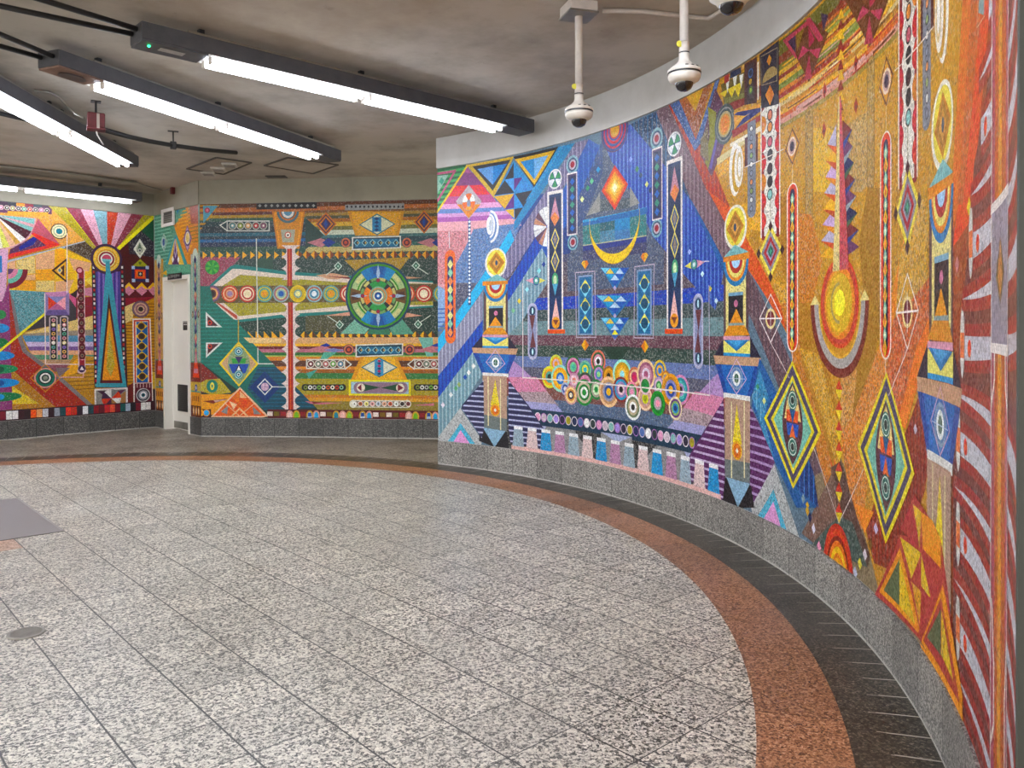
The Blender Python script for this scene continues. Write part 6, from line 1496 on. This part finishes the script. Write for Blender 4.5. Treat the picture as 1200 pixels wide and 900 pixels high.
# middle: teal square, lilac box, dark fields
p('#5c9ea6', 50, 645, 242, 655, 238, 782, 100, 880, sp=1)
p('#3a343a', 375, 690, 412, 690, 412, 810, 130, 870, 240, 780, 375, 780); p('#8c2c38', 412, 690, 500, 680, 500, 790, 412, 800); p('#d86a90', 375, 665, 410, 690, 410, 740, 375, 690)
p('#eaba2c', 372, 668, 498, 560, 498, 600, 440, 640); p('#f0d86a', 460, 590, 498, 570, 498, 630); p('#d08aa0', 410, 690, 420, 640, 498, 632, 498, 680, 440, 672); p('#2a1a1c', 380, 672, 420, 640, 412, 690)
p('#c89ab8', 240, 660, 374, 650, 356, 680, 260, 682); r('#8e7ca6', 240, 656, 375, 782); p('#c88ab0', 244, 660, 372, 654, 350, 680, 262, 682); r('#8a88b8', 260, 680, 354, 752); p('#e05a4c', 260, 680, 306, 716, 260, 752); p('#f0a8b0', 354, 680, 306, 716, 354, 752); p('#b86a90', 260, 752, 306, 716, 354, 752); p('#6a5a90', 240, 782, 375, 782, 354, 754, 260, 754)
N_()
p('#e8ca82', 130, 232, 500, 138, 502, 212, 150, 235, sp=.3); p('#9a8a78', 120, 238, 506, 212, 506, 246, 128, 246)
for y0, y1, col in ((246, 280, '#5a92b4'), (280, 305, '#d0bcdc'), (305, 326, '#7a5a94'), (326, 350, '#e4ae88'), (350, 376, '#5a9272'), (376, 398, '#bc9672'), (398, 440, '#8c5060')): p(col, 120 + (y0 - 246) * .5, y0, 506, y0, 506, y1, 120 + (y1 - 246) * .5, y1, sp=.2)
p('#c08a20', 330, 475, 400, 350, 506, 360, 512, 540, 420, 545, sp=.1); mu.stripes('#7a5414', .055, .012, (330, 475, 400, 380, 506, 380, 512, 540, 420, 545)); p('#e8a424', 365, 420, 420, 365, 440, 440, 340, 470); p('#7a6a70', 300, 420, 380, 420, 320, 470)
p('#a82a1a', 48, -10, 78, 80, 112, 250, 135, 330, 330, 480, 494, 628, 300, 636, 60, 425, 45, 200, sp=.15)
p('#7c7474', 50, 0, 74, 60, 108, 230, 145, 325, 340, 478, 510, 628, 480, 630, 320, 488, 122, 335, 88, 240)
p('#b87c1a', 62, 440, 305, 634, 62, 645, sp=.4); p('#e8cc34', 66, 520, 212, 614, 66, 616, sp=.5)
c(245, 475, 58, '#2a3a38', 55, '#dc9890', 47, '#1f6c5a', 34, '#12302e', 27, '#f0f0e8', 19, '#2a3a38', 12, '#8a9080'); l('#c8842c', 5, 245, 400, 165, 475, 245, 550, 325, 475, closed=True)
M_(); p('#d8a8c2', -300, 425, 45, 425, 32, 646, 10, 900, -300, 900, sp=.2); p('#2a7ac0', -40, 466, 10, 460, 12, 550, -40, 556); N_()
p('#8e4274', -500, 100, 12, 60, 48, -50, 66, 645, -500, 700, sp=.2)
for y, rx, col, c2 in ((132, 34, '#3a8a50', 0), (206, 50, '#4a9ad8', 0), (284, 45, '#1d7a44', 0), (355, 80, '#3a8ed0', 0), (428, 98, '#2a8a58', '#1a5a40'), (503, 106, '#4296d4', '#1a5aa0'), (578, 120, '#1f7a48', '#3a9ad0')):
    cc, du, dv = mu.loc(0, y); mu.raw(col, [(cc[0] - 3.0, cc[1] + 25 * dv)] + [(cc[0] + rx * du * sin(rad(t)), cc[1] + 25 * dv * cos(rad(t))) for t in range(0, 181, 15)] + [(cc[0] - 3.0, cc[1] - 25 * dv)], .1)
    if c2: e(c2, 4, y, 20, 15)
p('#ece040', -20, 336, 240, 122, 242, 136, -20, 352)
# bead capsules
for x in (289, 347):
    r('#b8a8a8', x - 24, 150, x + 24, 372); e('#b8a8a8', x, 152, 24, 14); r('#16141a', x - 17, 148, x + 17, 374)
    for k in range(9): y = 163 + 24.3 * k; c(x, y, 10, ('#e0a0a0', '#e8d8a0', '#8a70b0', '#e8b870', '#e8a0a0', '#f0e8e0', '#60b090')[(k + (x > 300) * 3) % 7], 5, ('#7a3a4a', '#f0f0e0', '#5a4a90', '#2a2a2a')[k % 4])
l('#ecd8d0', 5, 242, 20, 246, 400, 505, 402); l('#e0a8a8', 5, 322, 471, 450, 471, 450, 430)
M_(); l('#ece0e0', 4, 362, 340, 362, 660)
N_(); r('#d8b8b8', 418, -110, 462, 435); e('#d8b8b8', 441, 436, 24, 16); r('#9a2c38', 425, -108, 457, 430); e('#3a2050', 442, 425, 20, 20); p('#e8e0e8', 430, 432, 455, 432, 442, 412)
e('#8c2030', 430, -106, 20, 20); c(430, -106, 12, '#e0a0b0'); 
for k in range(10):
    y = -42 + 44 * k; x = 435 + k * 1.0; e('#5a1420', x, y, 18, 25); e('#8a7060', x, y, 10, 10); e('#3a2a2c', x, y, 5, 5)
    p('#e8a0a8', x - 16, y + 20, x + 16, y + 20, x, y + 26)
# the great column under the head
p('#3c1a26', 494, -140, 674, -140, 690, 528, 510, 528)
for k in range(27):
    y = -130 + 24.5 * k
    for x in (506 + k * .5, 660 + k * .45): r(('#e8e4dc', '#b83030', '#6ab0a0', '#e8a8a0')[k % 4], x - 5, y, x + 5, y + 14)
p('#6a50a0', 518, -100, 650, -100, 660, 522, 524, 522)
for k in range(11):
    x = 520 + 12 * k; p(('#30387e', '#8a78b8')[k % 2], x, -100, x + 6, -100, x + 8, 522, x + 2, 522)
p('#4c9eae', 576, -160, 592, -160, 685, 525, 520, 525); p('#5a1620', 588, 18, 662, 503, 540, 503); p('#3a1016', 588, 18, 600, 100, 552, 503, 540, 503)
p('#ea9a3c', 590, 98, 648, 487, 553, 487); p('#c8b03a', 590, 200, 620, 400, 600, 470, 575, 420, sp=.6)
M_(); c(576, 478, 82, '#3c2240', 68, '#e8bc40', 62, '#e8c468', 53, '#d89a3c', 45, '#e8dca0', 40, '#8a2034', 31, '#e4e4dc')
cc, du, dv = mu.loc(576, 478); mu.uve('#c85a70', cc, 24 * dv, 24 * dv, 0, 180); mu.uve('#7ac0c8', cc, 24 * dv, 24 * dv, 180, 360); p('#4c9eae', 570, 490, 592, 490, 600, 580, 572, 580)
N_(); p('#e8e0dc', 510, 535, 690, 526, 690, 640, 512, 652); p('#8a8680', 519, 543, 681, 535, 681, 630, 520, 642); p('#c83c24', 522, 640, 600, 596, 678, 628); p('#5a2a4a', 600, 548, 678, 538, 620, 590); p('#a87a50', 620, 590, 680, 545, 680, 620); p('#3a1a30', 525, 545, 590, 545, 560, 570)
for a, col in ((0, '#d8402a'), (45, '#7a7a78'), (90, '#e8e4e0'), (135, '#3a2040'), (180, '#d03a24'), (225, '#4a2040'), (270, '#a87a4c'), (315, '#ecebe6')): mu.wedge(col, 602, 585, 0, 50, a, a + 45)
# right: gold hatching, round target, framed blue panel
p('#c2891f', 678, 108, 740, 90, 850, 30, 862, 430, 830, 470, 690, 525); mu.stripes('#7a5212', .045, .013, (678, 108, 740, 90, 850, 30, 862, 430, 830, 470, 690, 525)); p('#e8cc88', 674, 90, 730, 65, 716, 160, 678, 180, sp=.3)
p('#6a2424', 690, 520, 720, 500, 720, 612, 690, 610); p('#d8b42c', 822, 440, 895, 460, 895, 540, 822, 530, sp=.3); p('#2a1a20', 822, 535, 895, 540, 895, 600, 825, 610); p('#e8a42c', 830, 620, 870, 590, 895, 600, 895, 640)
c(761, 103, 46, '#4a4a50', 43, '#7a5a6c', 35, '#c8a48c', 27, '#8a5a6a', 20, '#caa890', 13, '#2c2220')
p('#ece4d8', 716, 154, 814, 152, 828, 610, 722, 614); p('#c83a24', 723, 162, 807, 160, 820, 500, 728, 502); p('#f0e0c0', 731, 170, 799, 168, 806, 498, 735, 500); r('#2062ac', 737, 172, 800, 498)
for k in range(6):
    y = 195 + 54.3 * k; x = 764 + k; d('#eac848', x, y, 32, 27); e('#5a3420', x, y, 19, 18); e('#2c2a24', x, y, 12, 12)
p('#5a1a2a', 729, 505, 820, 503, 822, 604, 728, 607)
for k in range(5): r('#c8a0a0', 738 + 17 * k, 505, 744 + 17 * k, 527)
c(774, 567, 37, '#c8c8c8', 32, '#3a3a44', 25, '#a0a8b0', 17, '#f0f0f0', 11, '#3a8090', 6, '#202830')
# squares along the plinth
vb = HB + .004; vt = mu.uv(300, 632)[1]
mu.raw('#301824', [(0, vb), (UL, vb), (UL, vt), (0, vt)])
SQ = ['#ece8e4', '#3a1a24', '#2a1820', '#f0622c', '#e8a878', '#c8c8d0', '#301824', '#9aa0ac', '#1f4a50', '#e84a3c', '#c83c30', '#2a1c2c', '#f0f0f0', '#1c4048', '#8a2430', '#6a1c28', '#c82a30', '#e86a5a', '#7a2430', '#1e5a58', '#a0b0c0', '#1c1c24', '#7a2a34', '#f0f0ea']
uA = mu.uv(66, 655)[0]; st = (UL - uA) / 26
for k in range(-40, 26):
    mu.raw(SQ[k % 24], [(uA + st * k, vb + .015), (uA + st * (k + .94), vb + .015), (uA + st * (k + .94), vt - .015), (uA + st * k, vt - .015)])
M_()
# dark edge by the corner
p('#c2891f', 838, 700, 862, 690, 862, 1000, 838, 1000)
MOS_L = mu.build('mosaic_mural')
setp(MOS_L, 'mosaic mural with sun rays and a tall orange triangle on the left wall', 'mural')

# ================================================================== mosaic round the white door
mu = Mural(W_DOOR, 0.008, W_DOOR.U - .004, HB + 0.003, HM)
mu.rects = [(0.008, DU0 - .001, HB + .003, HM), (DU1 + .001, W_DOOR.U - .004, HB + .003, HM), (DU0 - .001, DU1 + .001, DZ + .001, HM)]
p, r, e, c, d, l, hb = mu.p, mu.r, mu.e, mu.c, mu.d, mu.l, mu.hb
O_ = lambda: mu.z(160, 220, 10); PP = lambda: mu.z(170, 300, 7.5); Q_ = lambda: mu.z(170, 410, 7.5)
UD = W_DOOR.U; um = (DU0 + DU1) / 2
def R_(col, u0, u1, v0, v1, sp=0.0): mu.raw(col, [(u0, v0), (u1, v0), (u1, v1), (u0, v1)], sp)
R_('#5a9a84', 0, UD, HB, HM, .3)
O_()
p('#3f8a70', 200, 280, 330, 280, 440, 450, 400, 800, 240, 900, 200, 900, sp=.4); mu.stripes('#8ac0a8', .05, .016, (210, 300, 330, 300, 440, 600, 400, 900, 210, 900))
p('#d88428', 440, 440, 600, 280, 640, 200, 725, 180, 725, 900, 600, 900, sp=.2); mu.stripes('#f0b040', .05, .02, (470, 420, 560, 230, 620, 230, 690, 600, 600, 800)); mu.stripes('#8a6a1c', .05, .016, (600, 240, 725, 300, 725, 640, 620, 640))
p('#e8942c', 450, 480, 500, 420, 545, 520, 540, 600, 500, 620); p('#a84a2c', 620, 190, 725, 170, 725, 420, 640, 420, sp=.3); p('#e8882a', 560, 200, 620, 190, 598, 290); p('#2a80b0', 465, 230, 510, 225, 480, 320); c(662, 340, 34, '#a03a38', 22, '#d0806a')
p('#3a9aa0', 448, 560, 470, 560, 600, 900, 340, 900); p('#e8c060', 450, 600, 466, 600, 560, 900, 370, 900); p('#5a3064', 455, 570, 500, 900, 418, 900); p('#c8b8d8', 455, 590, 478, 740, 458, 830, 440, 740); p('#5a3064', 456, 640, 466, 740, 456, 790, 446, 740); d('#f0f0ec', 428, 840, 14, 40); d('#f0f0ec', 492, 840, 14, 40)
d('#7a5a8a', 598, 600, 52, 165); d('#c0a0c0', 598, 600, 44, 140); e('#4a3468', 600, 590, 36, 95); e('#e8e4dc', 600, 588, 28, 75); e('#e8d080', 600, 588, 20, 58)
d('#d0d4c8', 322, 640, 42, 105); d('#5aa088', 322, 640, 34, 86); e('#c8d4d0', 318, 640, 22, 62); e('#244a8c', 320, 638, 14, 44)
# slim posts of lens shapes on both sides of the door
for u0, u1 in ((.02, DU0 - .03), (DU1 + .05, UD - .03)):
    um_ = (u0 + u1) / 2; w = (u1 - u0) / 2
    w = min(w, .10)
    R_('#a8b0a0' if u0 > .5 else '#caa04a', u0 - .02, u1 + .02, 1.0, 2.45, .3)
    for s in (-1, 1): R_('#d8a878' if u0 < .5 else '#7ab8a0', um_ + s * w * .55 - .016, um_ + s * w * .55 + .016, 1.0, 2.4)
    mu.uve('#c8d8c8', (um_, 2.42), w * .8, .10)
    for k in range(7):
        v = 1.12 + .19 * k
        mu.raw(('#8a5a80', '#c86a7a', '#6a5a90')[k % 3], [(um_, v - .10), (um_ + w * .5, v), (um_, v + .10), (um_ - w * .5, v)]); mu.raw('#2c2c60', [(um_, v + .02), (um_ + w * .45, v + .10), (um_, v + .17), (um_ - w * .45, v + .10)]); mu.raw('#e8c880', [(um_, v - .03), (um_ + w * .2, v + .02), (um_, v + .07), (um_ - w * .2, v + .02)])
    for s in (-1, 1): mu.uve('#5a2a24', (um_ + s * w * .85, 1.63), .028, .05); mu.uve('#c8b088', (um_ + s * w * .85, 1.63), .014, .03)
    # red hills, eye band and small arches at the foot
    R_('#7a1e18', u0 - .05, u1 + .05, .62, .98, .2); mu.raw('#e85038', [(um_ - w, .78), (um_ + w, .78), (um_, 1.16)]); R_('#c8889a', um_ - w * .6, um_ + w * .6, .84, .90); mu.raw('#b8a8c0', [(um_ - w * .25, .98), (um_ + w * .25, .98), (um_, 1.14)])
    R_('#c8a838', u0 - .05, u1 + .05, .60, .72, .3); mu.uve('#2a4aa0', (um_, .64), w * .4, .05); mu.uve('#d8d0e0', (um_, .64), w * .18, .025)
    R_('#e09420', u0 - .05, u1 + .05, .40, .58); 
    for k in range(4): R_('#7a3018', u0 + (u1 - u0) * k / 4, u0 + (u1 - u0) * (k + .5) / 4, .46, .53)
    R_('#5a2018', u0 - .05, u1 + .05, HB, .40)
    for k in range(3): mu.uve('#e89a28', (u0 + (u1 - u0) * (k + .5) / 3, .33), w * .26, .06); mu.uve('#f4e8d0', (u0 + (u1 - u0) * (k + .4) / 3, .33), w * .13, .04)
PP(); p('#e8b83c', 150, 155, 205, 110, 190, 170); p('#5fae8c', 190, 110, 390, 70, 400, 140, 195, 175, sp=.5)
MOS_D = mu.build('mosaic_mural')
setp(MOS_D, 'narrow mosaic mural panels framing the white door', 'mural')
